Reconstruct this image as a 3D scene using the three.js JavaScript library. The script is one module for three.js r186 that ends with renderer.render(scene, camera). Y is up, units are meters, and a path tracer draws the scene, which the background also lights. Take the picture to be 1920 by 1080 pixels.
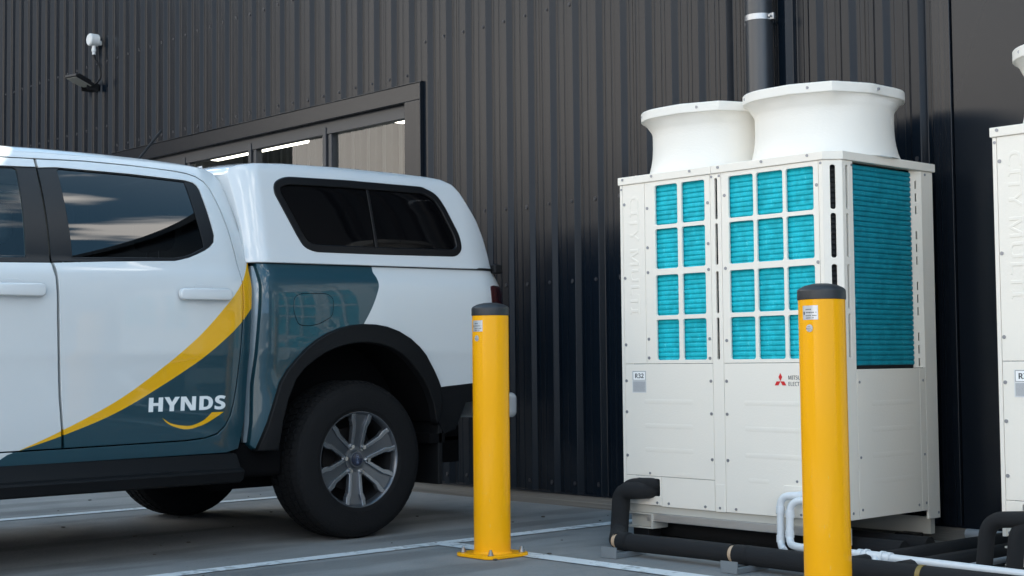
import * as THREE from 'three';
import { RoundedBoxGeometry } from 'three/addons/geometries/RoundedBoxGeometry.js';
import { TextGeometry } from 'three/addons/geometries/TextGeometry.js';
import { FontLoader } from 'three/addons/loaders/FontLoader.js';
import { mergeGeometries, toCreasedNormals } from 'three/addons/utils/BufferGeometryUtils.js';
import { RectAreaLightUniformsLib } from 'three/addons/lights/RectAreaLightUniformsLib.js';
RectAreaLightUniformsLib.init();

// ---------------------------------------------------------------- camera, sky, sun, exposure
const scene = new THREE.Scene();
const camera = new THREE.PerspectiveCamera(22.1224, 16 / 9, 0.05, 2000);
camera.position.set(0, 0.87, 6.264);
camera.quaternion.setFromRotationMatrix(new THREE.Matrix4().makeBasis(
  new THREE.Vector3(0.67514, -0.01009, -0.73762), new THREE.Vector3(0.04352, 0.99871, 0.02616), new THREE.Vector3(0.7364, -0.04976, 0.67471)));
const renderer = new THREE.WebGLRenderer({ antialias: true });
renderer.toneMapping = THREE.LinearToneMapping;
renderer.toneMappingExposure = 5.5;
renderer.shadowMap.enabled = true;

let seed = 20240517;
const rnd = () => { seed = (seed + 0x6d2b79f5) | 0; let t = Math.imul(seed ^ (seed >>> 15), 1 | seed); t = (t + Math.imul(t ^ (t >>> 7), 61 | t)) ^ t; return ((t ^ (t >>> 14)) >>> 0) / 4294967296; };
const mix = (a, b, t) => a + (b - a) * t, clamp = (v, a = 0, b = 1) => Math.min(b, Math.max(a, v));
const smooth = (a, b, v) => { const t = clamp((v - a) / (b - a)); return t * t * (3 - 2 * t); };
const hash = (x, y, s) => { let h = Math.imul(x | 0, 374761393) ^ Math.imul(y | 0, 668265263) ^ Math.imul(s | 0, 974634777); h = Math.imul(h ^ (h >>> 13), 1274126177); return ((h ^ (h >>> 16)) >>> 0) / 4294967296; };
function vnoise(x, y, p, q, s) {                       // value noise, repeats every p, q cells
  const xi = Math.floor(x), yi = Math.floor(y), fx = x - xi, fy = y - yi, u = fx * fx * (3 - 2 * fx), v = fy * fy * (3 - 2 * fy);
  const m = (a, n) => ((a % n) + n) % n;
  const h = (i, j) => hash(m(i, p), m(j, q), s);
  return mix(mix(h(xi, yi), h(xi + 1, yi), u), mix(h(xi, yi + 1), h(xi + 1, yi + 1), u), v);
}
function fbm(u, v, cu, cv, oct, s, gain = 0.5) { let a = 0, w = 1, t = 0; for (let i = 0; i < oct; i++) { a += w * vnoise(u * cu, v * cv, cu, cv, s + i * 17); t += w; w *= gain; cu *= 2; cv *= 2; } return a / t; }

const sunDir = new THREE.Vector3(-0.35, 1.1, -1).normalize();
{ // one sky: clear blue with streaks of sunlit cloud and a pale warm haze low down
  const w = 2048, h = 1024, data = new Float32Array(w * h * 4);
  for (let j = 0; j < h; j++) {
    const el = ((j + 0.5) / h - 0.5) * Math.PI, y = Math.sin(el), c = Math.cos(el);
    for (let i = 0; i < w; i++) {
      const az = ((i + 0.5) / w - 0.5) * 2 * Math.PI, x = c * Math.cos(az), z = c * Math.sin(az);
      const up = Math.max(y, 0), hz = Math.exp(-up * 6.5), mu = x * sunDir.x + y * sunDir.y + z * sunDir.z;
      let r = mix(0.13, 0.43, hz), g = mix(0.30, 0.67, hz), b = mix(0.49, 1.02, hz);
      const gl = 0.55 * Math.pow(Math.max(mu, 0), 12) + 0.9 * Math.pow(Math.max(mu, 0), 90);
      r += gl; g += gl * 0.95; b += gl * 0.86;
      if (y > 0.0) {
        const k = 1 / (y + 0.16), px = x * k, pz = z * k;                      // a flat layer of streaked cloud
        const a = 0.62, qx = px * Math.cos(a) + pz * Math.sin(a), qz = -px * Math.sin(a) + pz * Math.cos(a);
        const wob = vnoise(px * 2.2 + 9, pz * 2.2 + 9, 64, 64, 91) * 0.25;
        const band = vnoise(qx * 0.8 + 30.3, qz * 1.5 + 30.3, 64, 64, 44) * 0.65 + vnoise(qx * 1.7 + 20, qz * 3.4 + 20, 64, 64, 45) * 0.35;
        let t = 0;
        if (band > 0.36) { const d = fbm((qx + wob) / 64 + 0.5, (qz * 2.6 + wob) / 64 + 0.5, 192, 192, 5, 5, 0.58); t = smooth(0.46, 0.62, d + (band - 0.52) * 0.75) * smooth(0.02, 0.16, y); }
        const lum = 2.3 + 0.8 * Math.pow(Math.max(mu, 0), 4);
        // a bank of bright cloud low along one side of the horizon, its top edge lumpy
        const side = 0.5 + 0.5 * Math.cos(az - 2.0), lump = fbm(az / 6.2831853 + 0.5, y, 24, 30, 4, 67);
        const bank = smooth(0.78, 1.0, side) * smooth(0.02, -0.10, y - (0.16 + 0.34 * lump)) * (0.80 + 0.2 * fbm(az / 6.2831853 + 0.5, y, 40, 60, 3, 68));
        r = mix(r, 2.05, bank); g = mix(g, 1.82, bank); b = mix(b, 1.54, bank);
        r = mix(r, lum * 1.02, t); g = mix(g, lum * 0.98, t); b = mix(b, lum * 0.93, t);
      } else { const f = Math.exp(y * 8); r = mix(0.16, r, f); g = mix(0.16, g, f); b = mix(0.16, b, f); }
      const o = (j * w + i) * 4, S = 0.40; data[o] = r * S; data[o + 1] = g * S; data[o + 2] = b * S; data[o + 3] = 1;
    }
  }
  const t = new THREE.DataTexture(data, w, h, THREE.RGBAFormat, THREE.FloatType);
  t.mapping = THREE.EquirectangularReflectionMapping; t.magFilter = THREE.LinearFilter; t.minFilter = THREE.LinearFilter; t.wrapS = THREE.RepeatWrapping; t.needsUpdate = true;
  scene.background = t; scene.environment = t;
}
const sun = new THREE.DirectionalLight(new THREE.Color().setRGB(1, 0.93, 0.82), 5);
sun.position.copy(sunDir).multiplyScalar(60).add(new THREE.Vector3(-5, 0, 3)); sun.target.position.set(-5, 0, 3);
sun.castShadow = true; sun.shadow.mapSize.set(4096, 4096);
Object.assign(sun.shadow.camera, { left: -45, right: 45, top: 45, bottom: -45, near: 1, far: 160 });
scene.add(sun, sun.target);

// ---------------------------------------------------------------- helpers
const lin = (r, g, b) => new THREE.Color().setRGB(r, g, b);
const V3 = (x, y, z) => new THREE.Vector3(x, y, z);
const counts = {};
function named(n) { const k = counts[n] = (counts[n] ?? -1) + 1; return k ? n + '_' + String(k).padStart(3, '0') : n; }
function thing(name, label, category, [x, y, z] = [0, 0, 0], ry = 0, group) {
  const g = new THREE.Group(); g.name = named(name); g.position.set(x, y, z); g.rotation.y = ry; g.userData = { label, category };
  if (group) g.userData.group = group;
  scene.add(g); return g;
}
function mesh(name, geo, mat, parent, extra) {
  const m = new THREE.Mesh(Array.isArray(geo) ? merge(geo) : geo, mat); m.name = name; m.castShadow = m.receiveShadow = true;
  if (extra) m.userData = { ...extra };
  parent.add(m); return m;
}
function structure(name, geo, mat) { const m = mesh(named(name), geo, mat, scene, { kind: 'structure' }); return m; }
function subgroup(name, parent) { const g = new THREE.Group(); g.name = name; parent.add(g); return g; }
function merge(list) {
  const a = list.map((g) => { let q = g.index ? g.toNonIndexed() : g; const o = new THREE.BufferGeometry(); for (const k of ['position', 'normal', 'uv']) if (q.attributes[k]) o.setAttribute(k, q.attributes[k]); if (!o.attributes.uv) o.setAttribute('uv', new THREE.BufferAttribute(new Float32Array(o.attributes.position.count * 2), 2)); return o; });
  return mergeGeometries(a);
}
function box(x0, x1, y0, y1, z0, z1) { const g = new THREE.BoxGeometry(x1 - x0, y1 - y0, z1 - z0); g.translate((x0 + x1) / 2, (y0 + y1) / 2, (z0 + z1) / 2); return g; }
function rbox(x0, x1, y0, y1, z0, z1, r = 0.004, s = 2) { const g = new RoundedBoxGeometry(x1 - x0, y1 - y0, z1 - z0, s, Math.min(r, (x1 - x0) / 2.01, (y1 - y0) / 2.01, (z1 - z0) / 2.01)); g.translate((x0 + x1) / 2, (y0 + y1) / 2, (z0 + z1) / 2); return g; }
function cyl(r0, r1, h, n, x, y, z, axis = 'y') { const g = new THREE.CylinderGeometry(r0, r1, h, n); if (axis === 'x') g.rotateZ(-Math.PI / 2); if (axis === 'z') g.rotateX(Math.PI / 2); g.translate(x, y, z); return g; }
function tube(pts, r, n = 12, seg = 0, k = 0.5) { const c = pts.length === 2 ? new THREE.LineCurve3(...pts.map((p) => V3(...p))) : new THREE.CatmullRomCurve3(pts.map((p) => V3(...p)), false, 'centripetal', k); return capTube(c, seg || Math.max(2, pts.length * 8), r, n); }
function capTube(c, seg, r, n) {
  const g = new THREE.TubeGeometry(c, seg, r, n, false), caps = [];
  for (const t of [0, 1]) { const d = new THREE.CircleGeometry(r, n), q = new THREE.Quaternion().setFromUnitVectors(V3(0, 0, 1), c.getTangentAt(t).multiplyScalar(t ? 1 : -1)); d.applyQuaternion(q); const p = c.getPointAt(t); d.translate(p.x, p.y, p.z); caps.push(d); }
  return merge([g, ...caps]);
}
// a run of straight pipe with rounded bends, given its corner points
function pipe(pts, r, bend, n = 14) {
  const path = new THREE.CurvePath(), P = pts.map((p) => V3(...p)); let a = P[0].clone();
  for (let i = 1; i < P.length - 1; i++) {
    const d0 = P[i - 1].clone().sub(P[i]).normalize(), d1 = P[i + 1].clone().sub(P[i]).normalize();
    const b = Math.min(bend, P[i].distanceTo(P[i - 1]) * 0.49, P[i].distanceTo(P[i + 1]) * 0.49);
    const s = P[i].clone().addScaledVector(d0, b), e = P[i].clone().addScaledVector(d1, b);
    path.add(new THREE.LineCurve3(a, s)); path.add(new THREE.QuadraticBezierCurve3(s, P[i], e)); a = e;
  }
  path.add(new THREE.LineCurve3(a, P[P.length - 1]));
  return capTube(path, pts.length * 14, r, n);
}
function rrect(x0, x1, y0, y1, r, Cls = THREE.Path) { const s = new Cls(); s.moveTo(x0 + r, y0); s.lineTo(x1 - r, y0); s.absarc(x1 - r, y0 + r, r, -Math.PI / 2, 0); s.lineTo(x1, y1 - r); s.absarc(x1 - r, y1 - r, r, 0, Math.PI / 2); s.lineTo(x0 + r, y1); s.absarc(x0 + r, y1 - r, r, Math.PI / 2, Math.PI); s.lineTo(x0, y0 + r); s.absarc(x0 + r, y0 + r, r, Math.PI, Math.PI * 1.5); return s; }
// flat plate in x, y with openings, its face towards +z at z = face
function plate(x0, x1, y0, y1, holes, t, face, bev = 0.0015, rad = 0) {
  const g0 = 0.001; x0 += g0; x1 -= g0; y0 += g0; y1 -= g0;
  const s = rad ? rrect(x0 + bev, x1 - bev, y0 + bev, y1 - bev, rad, THREE.Shape) : new THREE.Shape([[x0 + bev, y0 + bev], [x1 - bev, y0 + bev], [x1 - bev, y1 - bev], [x0 + bev, y1 - bev]].map((p) => new THREE.Vector2(...p)));
  for (const [a, b, c, d, r] of holes) s.holes.push(rrect(a - bev, b + bev, c - bev, d + bev, Math.min(r, (b - a) / 2.001 + bev, (d - c) / 2.001)));
  const g = new THREE.ExtrudeGeometry(s, { depth: t - 2 * bev, bevelEnabled: true, bevelSize: bev, bevelThickness: bev, bevelSegments: 2, curveSegments: 6 });
  g.translate(0, 0, face - t + bev); return g;
}
function tex(w, h, fn, srgb, rep) {                    // fn(u, v) -> [r, g, b] 0..1
  const d = new Uint8Array(w * h * 4);
  for (let j = 0; j < h; j++) for (let i = 0; i < w; i++) { const c = fn((i + 0.5) / w, (j + 0.5) / h), o = (j * w + i) * 4; d[o] = clamp(c[0]) * 255; d[o + 1] = clamp(c[1]) * 255; d[o + 2] = clamp(c[2]) * 255; d[o + 3] = 255; }
  const t = new THREE.DataTexture(d, w, h); t.wrapS = t.wrapT = THREE.RepeatWrapping; t.magFilter = THREE.LinearFilter; t.minFilter = THREE.LinearMipmapLinearFilter; t.generateMipmaps = true;
  if (srgb) t.colorSpace = THREE.SRGBColorSpace; if (rep) t.repeat.set(...rep); t.needsUpdate = true; return t;
}
function canvasTex(w, h, draw) { const c = document.createElement('canvas'); c.width = w; c.height = h; const x = c.getContext('2d'); draw(x, w, h); const t = new THREE.CanvasTexture(c); t.colorSpace = THREE.SRGBColorSpace; t.magFilter = THREE.LinearFilter; t.anisotropy = 8; return t; }
const std = (o) => new THREE.MeshStandardMaterial(o), phys = (o) => new THREE.MeshPhysicalMaterial(o);
const s2 = (v) => (v <= 0.0031308 ? v * 12.92 : 1.055 * Math.pow(v, 1 / 2.4) - 0.055);
const bold = await new FontLoader().loadAsync('fonts/droid/droid_sans_bold.typeface.json');
const regular = await new FontLoader().loadAsync('fonts/droid/droid_sans_regular.typeface.json');
function sheet(x0, x1, z0, z1, y) { const g = new THREE.BufferGeometry(); g.setAttribute('position', new THREE.Float32BufferAttribute([x0, y, z1, x1, y, z1, x1, y, z0, x0, y, z0], 3)); g.setAttribute('normal', new THREE.Float32BufferAttribute([0, 1, 0, 0, 1, 0, 0, 1, 0, 0, 1, 0], 3)); g.setAttribute('uv', new THREE.Float32BufferAttribute([x0, z1, x1, z1, x1, z0, x0, z0], 2)); g.setIndex([0, 1, 2, 0, 2, 3]); return g; }

// ---------------------------------------------------------------- materials
const fineNoise = tex(256, 256, (u, v) => { const n = fbm(u, v, 32, 32, 3, 3); return [n, n, n]; });
const peel = (s, r) => { const t = fineNoise.clone(); t.repeat.set(r, r); t.needsUpdate = true; return { bumpMap: t, bumpScale: s }; };
const M = {};
M.concrete = std({ roughness: 0.88,
  map: tex(1024, 1024, (u, v) => {
    const a = fbm(u, v, 5, 5, 6, 11), b = fbm(u, v, 24, 24, 4, 23), c = fbm(u, v, 14, 3, 4, 37), d = hash(u * 1024, v * 1024, 4);
    let k = 0.205 * (0.62 + 0.76 * a) * (0.9 + 0.2 * b); k *= 1 - 0.28 * smooth(0.55, 0.72, c); k *= 0.96 + 0.08 * d; if (hash(u * 512, v * 512, 9) > 0.9988) k *= 0.6;
    return [s2(k * 1.0), s2(k * 1.0), s2(k * 0.98)];
  }, true, [1 / 3.7, 1 / 3.7]),
  bumpMap: tex(512, 512, (u, v) => { const n = fbm(u, v, 60, 60, 3, 71); return [n, n, n]; }, false, [1, 1]), bumpScale: 0.003 });
M.asphalt = std({ roughness: 0.95, map: tex(256, 256, (u, v) => { const k = 0.032 * (0.6 + 0.8 * fbm(u, v, 64, 64, 2, 5)); return [s2(k), s2(k), s2(k * 1.03)]; }, true, [0.5, 0.5]) });
M.linePaint = std({ roughness: 0.7,
  map: tex(512, 512, (u, v) => { const a = fbm(u, v, 40, 40, 4, 81), b = fbm(u, v, 6, 6, 3, 82); const t = smooth(0.60, 0.70, a * 0.7 + b * 0.36); const k = mix(0.62 + 0.1 * b, 0.33, t * 0.8); return [s2(k * 0.97), s2(k), s2(k * 1.01)]; }, true, [0.9, 0.9]), ...peel(0.002, 3) });
const wallBump = tex(512, 512, (u, v) => { const n = fbm(u, v, 6, 3, 3, 61); return [n, n, n]; }, false, [0.5, 0.4]);
M.cladding = phys({ color: lin(0.004, 0.008, 0.014), roughness: 0.25, ior: 1.34, bumpMap: wallBump, bumpScale: 0.0025 });
M.flashing = phys({ color: lin(0.007, 0.010, 0.015), roughness: 0.26, ior: 1.41, bumpMap: wallBump, bumpScale: 0.002 });
M.frame = phys({ color: lin(0.045, 0.047, 0.052), roughness: 0.36 });
M.screw = std({ color: lin(0.03, 0.03, 0.035), roughness: 0.5 });
M.zinc = std({ color: lin(0.45, 0.46, 0.47), roughness: 0.38, metalness: 0.9 });
M.plinth = std({ roughness: 0.92, map: tex(512, 128, (u, v) => { const a = fbm(u, v, 20, 5, 5, 31), b = fbm(u, v, 60, 3, 3, 32); const k = 0.2 * (0.5 + a) * (1 - 0.35 * smooth(0.5, 0.7, b)); return [s2(k * 1.06), s2(k), s2(k * 0.9)]; }, true, [0.4, 1]), bumpMap: fineNoise, bumpScale: 0.004 });
M.white = phys({ color: lin(0.70, 0.71, 0.70), roughness: 0.4 });
M.room = std({ color: lin(0.40, 0.42, 0.43), roughness: 0.9 });
M.glass = phys({ color: lin(0.92, 0.95, 0.95), roughness: 0.0, transmission: 1, thickness: 0, ior: 1.52 });
M.roomRib = std({ color: lin(0.20, 0.21, 0.215), roughness: 0.9 });
M.black = phys({ color: lin(0.008, 0.008, 0.009), roughness: 0.6, specularIntensity: 0.6 });
M.dark = phys({ color: lin(0.004, 0.004, 0.0045), roughness: 0.95, specularIntensity: 0.15 });
// ---------------------------------------------------------------- ground
structure('asphalt_ground', sheet(-400, 400, -400, 400, -0.012), M.asphalt);
structure('concrete_apron', sheet(-40, 30, -0.02, 5.4, 0), M.concrete);
structure('concrete_forecourt', sheet(-9, 5, 5.41, 11, 0), M.concrete);
const bayLine = (x0, x1, z0, z1) => structure('bay_line', sheet(x0, x1, z0, z1, 0.004), M.linePaint);
bayLine(-5.536, -5.436, 0.30, 5.3); bayLine(-8.20, -8.10, 0.30, 5.3); bayLine(-10.86, -10.76, 0.30, 5.3); bayLine(-13.52, -13.42, 0.30, 5.3);
bayLine(-5.436, 0.5, 1.66, 1.775);
{ // windblown crumbs and leaf bits lying on the slab
  const g = []; for (let i = 0; i < 90; i++) { const x = mix(-9, -2.5, rnd()), z = mix(0.2, 4.2, rnd()), s = mix(0.004, 0.011, rnd() * rnd()); const b = new THREE.IcosahedronGeometry(s, 0); b.scale(1 + rnd(), 0.5, 1 + rnd()); b.rotateY(rnd() * 6); b.translate(x, s * 0.35, z); g.push(b); }
  mesh('grit', g, std({ color: lin(0.07, 0.06, 0.05), roughness: 1 }), scene, { kind: 'stuff', label: 'dark grit and leaf crumbs scattered on the concrete', category: 'grit' });
}

// ---------------------------------------------------------------- the clad building
const EAVE = 5.6, PITCH = 0.1975, bx = -9;
const bld = thing('warehouse_building', 'dark charcoal building clad in ribbed metal sheets with a strip window', 'building', [bx, 0, 0]);
function ribSheet(n, x0, y0, y1, off) {                // n ribs of trapezoidal cladding from x0, with its edges overlapping
  const prof = [[0, 0]];
  for (let i = 0; i < n; i++) {
    const a = i * PITCH + 0.05;                         // small swages in the pan, then the rib
    prof.push([a - 0.030, 0], [a - 0.025, 0.0012], [a - 0.021, 0.0012], [a - 0.016, 0], [a, 0], [a + 0.004, 0.002], [a + 0.0255, 0.0265], [a + 0.0290, 0.0290], [a + 0.0730, 0.0290], [a + 0.0765, 0.0265], [a + 0.098, 0.002], [a + 0.102, 0], [a + 0.118, 0], [a + 0.123, 0.0012], [a + 0.127, 0.0012], [a + 0.132, 0]);
  }
  prof.push([n * PITCH + 0.004, 0]);
  const P = [], N = [], U = [], ys = 1;
  for (let k = 0; k < prof.length - 1; k++) {
    const [xa, za] = prof[k], [xb, zb] = prof[k + 1], dx = xb - xa, dz = zb - za, l = Math.hypot(dx, dz), nx = -dz / l, nz = dx / l;
    for (let j = 0; j < ys; j++) {
      const ya = mix(y0, y1, j / ys), yb = mix(y0, y1, (j + 1) / ys);
      for (const [x, y, z] of [[xa, ya, za], [xb, ya, zb], [xb, yb, zb], [xa, ya, za], [xb, yb, zb], [xa, yb, za]]) { P.push(x0 + x - bx, y, z); N.push(nx, 0, nz); U.push(x + off, y + off * 1.7); }
    }
  }
  const g = new THREE.BufferGeometry(); g.setAttribute('position', new THREE.Float32BufferAttribute(P, 3)); g.setAttribute('normal', new THREE.Float32BufferAttribute(N, 3)); g.setAttribute('uv', new THREE.Float32BufferAttribute(U, 2)); return g;
}
const WX0 = -12.07, WX1 = -7.68, HEAD = 2.762;         // the strip window's outer flashing
const screwGeo = [];
{
  // ribs line up with a rib crest whose right edge is near x = -6.44
  const x0ref = -6.44 - 0.125, first = x0ref - Math.ceil((x0ref + 30) / (4 * PITCH)) * 4 * PITCH;
  for (let x = first; x < -3.9; x += 4 * PITCH) {
    const n = Math.min(4, Math.round((-3.80 - x) / PITCH));
    if (n < 1) break;
    const w = n * PITCH, inWin = x + w > WX0 + 0.02 && x < WX1 - 0.02;
    const crest = (i) => x + i * PITCH + 0.05 + 0.051;
    if (!inWin) mesh('cladding_sheet', ribSheet(n, x, 0.078, EAVE - 0.05, rnd() * 2), M.cladding, bld);
    else {
      mesh('cladding_sheet', ribSheet(n, x, HEAD + 0.004, EAVE - 0.05, rnd() * 2), M.cladding, bld);
      mesh('cladding_sheet', ribSheet(n, x, 0.078, 1.02, rnd() * 2), M.cladding, bld);
      if (x < WX0 || x + w > WX1) {                       // the ribs beside the window run full height
        for (let i = 0; i < n; i++) { const xa = x + i * PITCH; if (xa + PITCH > WX1 - 0.02 || xa < WX0 + 0.02) mesh('cladding_sheet', ribSheet(1, xa, 1.02, HEAD + 0.004, rnd() * 2), M.cladding, bld); }
      }
    }
    for (let i = 0; i < n; i++) for (const y of [0.14, 1.35, 1.83, 2.83, 3.03, 3.62, 4.75]) {
      if (inWin && y < HEAD && y > 1 && crest(i) > WX0 && crest(i) < WX1) continue;
      if (y === 2.83 && !(crest(i) > WX0 && crest(i) < WX1)) continue;
      if (y === 3.03 && crest(i) > WX0 && crest(i) < WX1) continue;
      screwGeo.push(cyl(0.0075, 0.0075, 0.006, 8, crest(i) - bx + 0.0, y + (rnd() - 0.5) * 0.02, 0.032, 'z'), cyl(0.011, 0.011, 0.0015, 10, crest(i) - bx, y, 0.030, 'z'));
    }
  }
  for (let x = 1.3; x < 14; x += 4 * PITCH) mesh('cladding_sheet', ribSheet(4, x, 0.078, EAVE - 0.05, rnd() * 2), M.cladding, bld);
  mesh('cladding_screws', screwGeo, M.screw, bld, { kind: 'stuff' });
}
// smooth flashing and the flat sheet to the right of the ribs
mesh('corner_flashing', rbox(-3.80 - bx, -3.703 - bx, 0.078, EAVE - 0.05, -0.02, 0.034, 0.004), M.flashing, bld);
for (let k = 0; k < 4; k++) { const a = -3.70 + k * 1.25; mesh('flat_wall_panel', rbox(a + 0.002 - bx, a + 1.248 - bx, 0.078, EAVE - 0.05, -0.02, 0.022, 0.003), M.flashing, bld); }
mesh('plinth', box(-31 - bx, 14 - bx, -0.05, 0.076, -0.3, 0.02), M.plinth, bld);
mesh('base_flashing', box(-31 - bx, 14 - bx, 0.070, 0.082, -0.02, 0.028), M.flashing, bld);
mesh('gutter', [rbox(-31 - bx, 14.2 - bx, EAVE - 0.16, EAVE, -0.05, 0.12, 0.01)], M.flashing, bld);
mesh('roof', box(-31 - bx, 14 - bx, EAVE - 0.09, EAVE - 0.03, -16, -0.02), M.flashing, bld);
mesh('rear_wall', box(-31 - bx, 14 - bx, 0, EAVE - 0.09, -16, -15.8), M.flashing, bld);
for (const x of [-31, 13.8]) mesh('end_wall', box(x - bx, x + 0.2 - bx, 0, EAVE - 0.09, -15.8, -0.03), M.flashing, bld);
// inner lining behind the cladding, leaving the window opening
const lin_ = (a, b, c, d) => mesh('inner_lining', box(a - bx, b - bx, c, d, -0.16, -0.06), M.room, bld);
lin_(-31, WX0 + 0.1, 0, EAVE - 0.1); lin_(WX1 - 0.1, 13.8, 0, EAVE - 0.1); lin_(WX0 + 0.1, WX1 - 0.1, HEAD - 0.05, EAVE - 0.1); lin_(WX0 + 0.1, WX1 - 0.1, 0, 1.02);
{ // window: header and jamb flashings, frame, mullions, panes
  const w = subgroup('strip_window', bld), b = (n, ...a) => mesh(n, rbox(a[0] - bx, a[1] - bx, ...a.slice(2)), n === 'header_flashing' || n === 'jamb_flashing' || n === 'sill_flashing' ? M.flashing : M.frame, w);
  b('header_flashing', WX0, WX1 + 0.004, 2.645, HEAD, -0.02, 0.046, 0.004);
  b('header_flashing', WX0 - 0.01, WX1 + 0.012, HEAD, HEAD + 0.006, -0.02, 0.052, 0.001);
  b('jamb_flashing', -7.862, WX1, 0.96, 2.645, -0.02, 0.044, 0.004);
  b('jamb_flashing', WX1, WX1 + 0.006, 0.96, HEAD, -0.01, 0.056, 0.002);
  b('jamb_flashing', WX0, WX0 + 0.16, 0.96, 2.645, -0.02, 0.044, 0.004);
  b('sill_flashing', WX0, WX1, 0.93, 0.96, -0.02, 0.07, 0.004);
  b('frame_head', WX0 + 0.16, -7.862, 2.55, 2.645, -0.07, -0.005, 0.003);
  b('frame_sill', WX0 + 0.16, -7.862, 0.96, 1.03, -0.07, -0.005, 0.003);
  b('frame_jamb', -7.895, -7.862, 1.03, 2.55, -0.07, -0.003, 0.003);
  const xs = [-7.895, -8.837, -9.846, -10.86, -11.87];
  for (let i = 1; i < 5; i++) { b('mullion', xs[i] - 0.045, xs[i] - 0.006, 1.03, 2.60, -0.075, 0.004, 0.003); b('mullion', xs[i] + 0.006, xs[i] + 0.045, 1.03, 2.55, -0.07, -0.012, 0.003); b('mullion', xs[i] - 0.006, xs[i] + 0.006, 1.03, 2.55, -0.06, -0.03, 0.001); }
  for (let i = 0; i < 4; i++) { const g = new THREE.PlaneGeometry((i ? xs[i] - 0.045 : xs[0]) - (xs[i + 1] + 0.045), 1.52); g.translate(((i ? xs[i] - 0.045 : xs[0]) + xs[i + 1] + 0.045) / 2 - bx, 1.79, -0.045); mesh('pane', g, M.glass, w); }
}
{ // the lit room behind the window
  const r = (n, ...a) => mesh(n, box(a[0] - bx, a[1] - bx, ...a.slice(2)), M.room, bld);
  r('room_ceiling', -17, -7.2, 4.3, 4.4, -4, -0.16); r('room_floor', -17, -7.2, 0.0, 0.05, -4, -0.16); r('room_wall', -17, -7.2, 0.05, 4.3, -4.1, -4); r('room_wall', -17.1, -17, 0.05, 4.3, -4, -0.16);
  r('room_wall', -7.2, -7.1, 0.05, 4.3, -4, -0.16);
  for (let i = 0; i < 30; i++) mesh('wall_rib', rbox(-16.2 + i * 0.30 - bx, -16.2 + i * 0.30 + 0.13 - bx, 2.2, 4.3, -4.01, -3.90, 0.03), M.roomRib, bld);
  r('wall_beam', -17, -7.2, 2.12, 2.2, -4, -3.85);
}
function batten(x, z, l, label) {
  const o = thing('ceiling_light', label, 'ceiling light', [x, 2.93, z], 0, 'linear ceiling lights inside the window');
  mesh('housing', rbox(-l / 2, l / 2, 0.03, 0.13, -0.06, 0.06, 0.01), M.white, o);
  mesh('diffuser', rbox(-l / 2 + 0.01, l / 2 - 0.01, -0.012, 0.03, -0.055, 0.055, 0.012), std({ color: lin(0.9, 0.88, 0.8), emissive: lin(1, 0.93, 0.78), emissiveIntensity: 1.6 }), o);
  const L = new THREE.RectAreaLight(lin(1, 0.95, 0.84), 8, l - 0.05, 0.1); L.position.set(0, -0.02, 0); L.rotation.x = -Math.PI / 2; o.add(L);
  mesh('upper_diffuser', rbox(-l / 2 + 0.02, l / 2 - 0.02, 0.13, 0.145, -0.045, 0.045, 0.006), std({ color: lin(0.9, 0.88, 0.8), emissive: lin(1, 0.95, 0.84), emissiveIntensity: 0.8 }), o);
  const U = new THREE.RectAreaLight(lin(1, 0.95, 0.84), 5, l - 0.05, 0.08); U.position.set(0, 0.152, 0); U.rotation.x = Math.PI / 2; o.add(U);
}
batten(-12.1, -1.5, 1.62, 'long lit strip light seen through the two middle window panes');
batten(-9.1, -1.5, 1.62, 'lit strip light at the top corner of the right window pane');
{ // the neighbouring dark warehouse across the yard, mirrored in the cladding
  const o = thing('neighbour_warehouse', 'long low dark warehouse on the far side of the yard', 'building', [-26, 0, 30]);
  const dk = phys({ color: lin(0.010, 0.011, 0.013), roughness: 0.9, specularIntensity: 0.1 });
  mesh('wall', box(-30, 16, -0.1, 5.9, 0, 18), dk, o);
  mesh('roof', box(-30.3, 16.3, 5.9, 6.1, -0.3, 18.3), dk, o);
  for (let i = 0; i < 5; i++) mesh('roller_door', rbox(-27 + i * 8.4, -22.6 + i * 8.4, 0, 4.3, -0.06, 0.02, 0.02), M.flashing, o);
}
// ---------------------------------------------------------------- outdoor condensing units
M.ac = phys({ color: lin(0.84, 0.79, 0.70), roughness: 0.42, ...peel(0.0004, 6) });
M.shroud = phys({ color: lin(0.82, 0.785, 0.715), roughness: 0.5, ...peel(0.0004, 6) });
M.base = phys({ color: lin(0.55, 0.53, 0.47), roughness: 0.5 });
M.steel = std({ color: lin(0.55, 0.54, 0.52), roughness: 0.33, metalness: 0.85, ...peel(0.0006, 4) });
M.bolt = std({ color: lin(0.30, 0.31, 0.33), roughness: 0.4, metalness: 0.6 });
M.slotDark = std({ color: lin(0.006, 0.008, 0.010), roughness: 0.7 });
const coilTone = tex(512, 512, (u, v) => {              // painted aluminium fins: fine vertical lines, faint dust
  const fin = 0.86 + 0.14 * Math.sin(u * Math.PI * 2 * 128), d = fbm(u, v, 10, 14, 5, 55), e = fbm(u, v, 40, 8, 3, 56), sp = smooth(0.66, 0.78, fbm(u, v, 50, 40, 3, 57)) * smooth(0.45, 0.6, d);
  const k = fin * (0.75 + 0.5 * d) * (0.92 + 0.16 * e); return [s2(0.012 * k + 0.08 * sp), s2(0.54 * k + 0.10 * sp), s2(0.64 * k + 0.08 * sp)];
}, true, [4, 2.2]);
M.coil = phys({ map: coilTone, roughness: 0.5, specularIntensity: 0.4 });
M.film = phys({ color: lin(0.7, 0.52, 0.58), map: coilTone, roughness: 0.5, specularIntensity: 0.6 });
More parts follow.
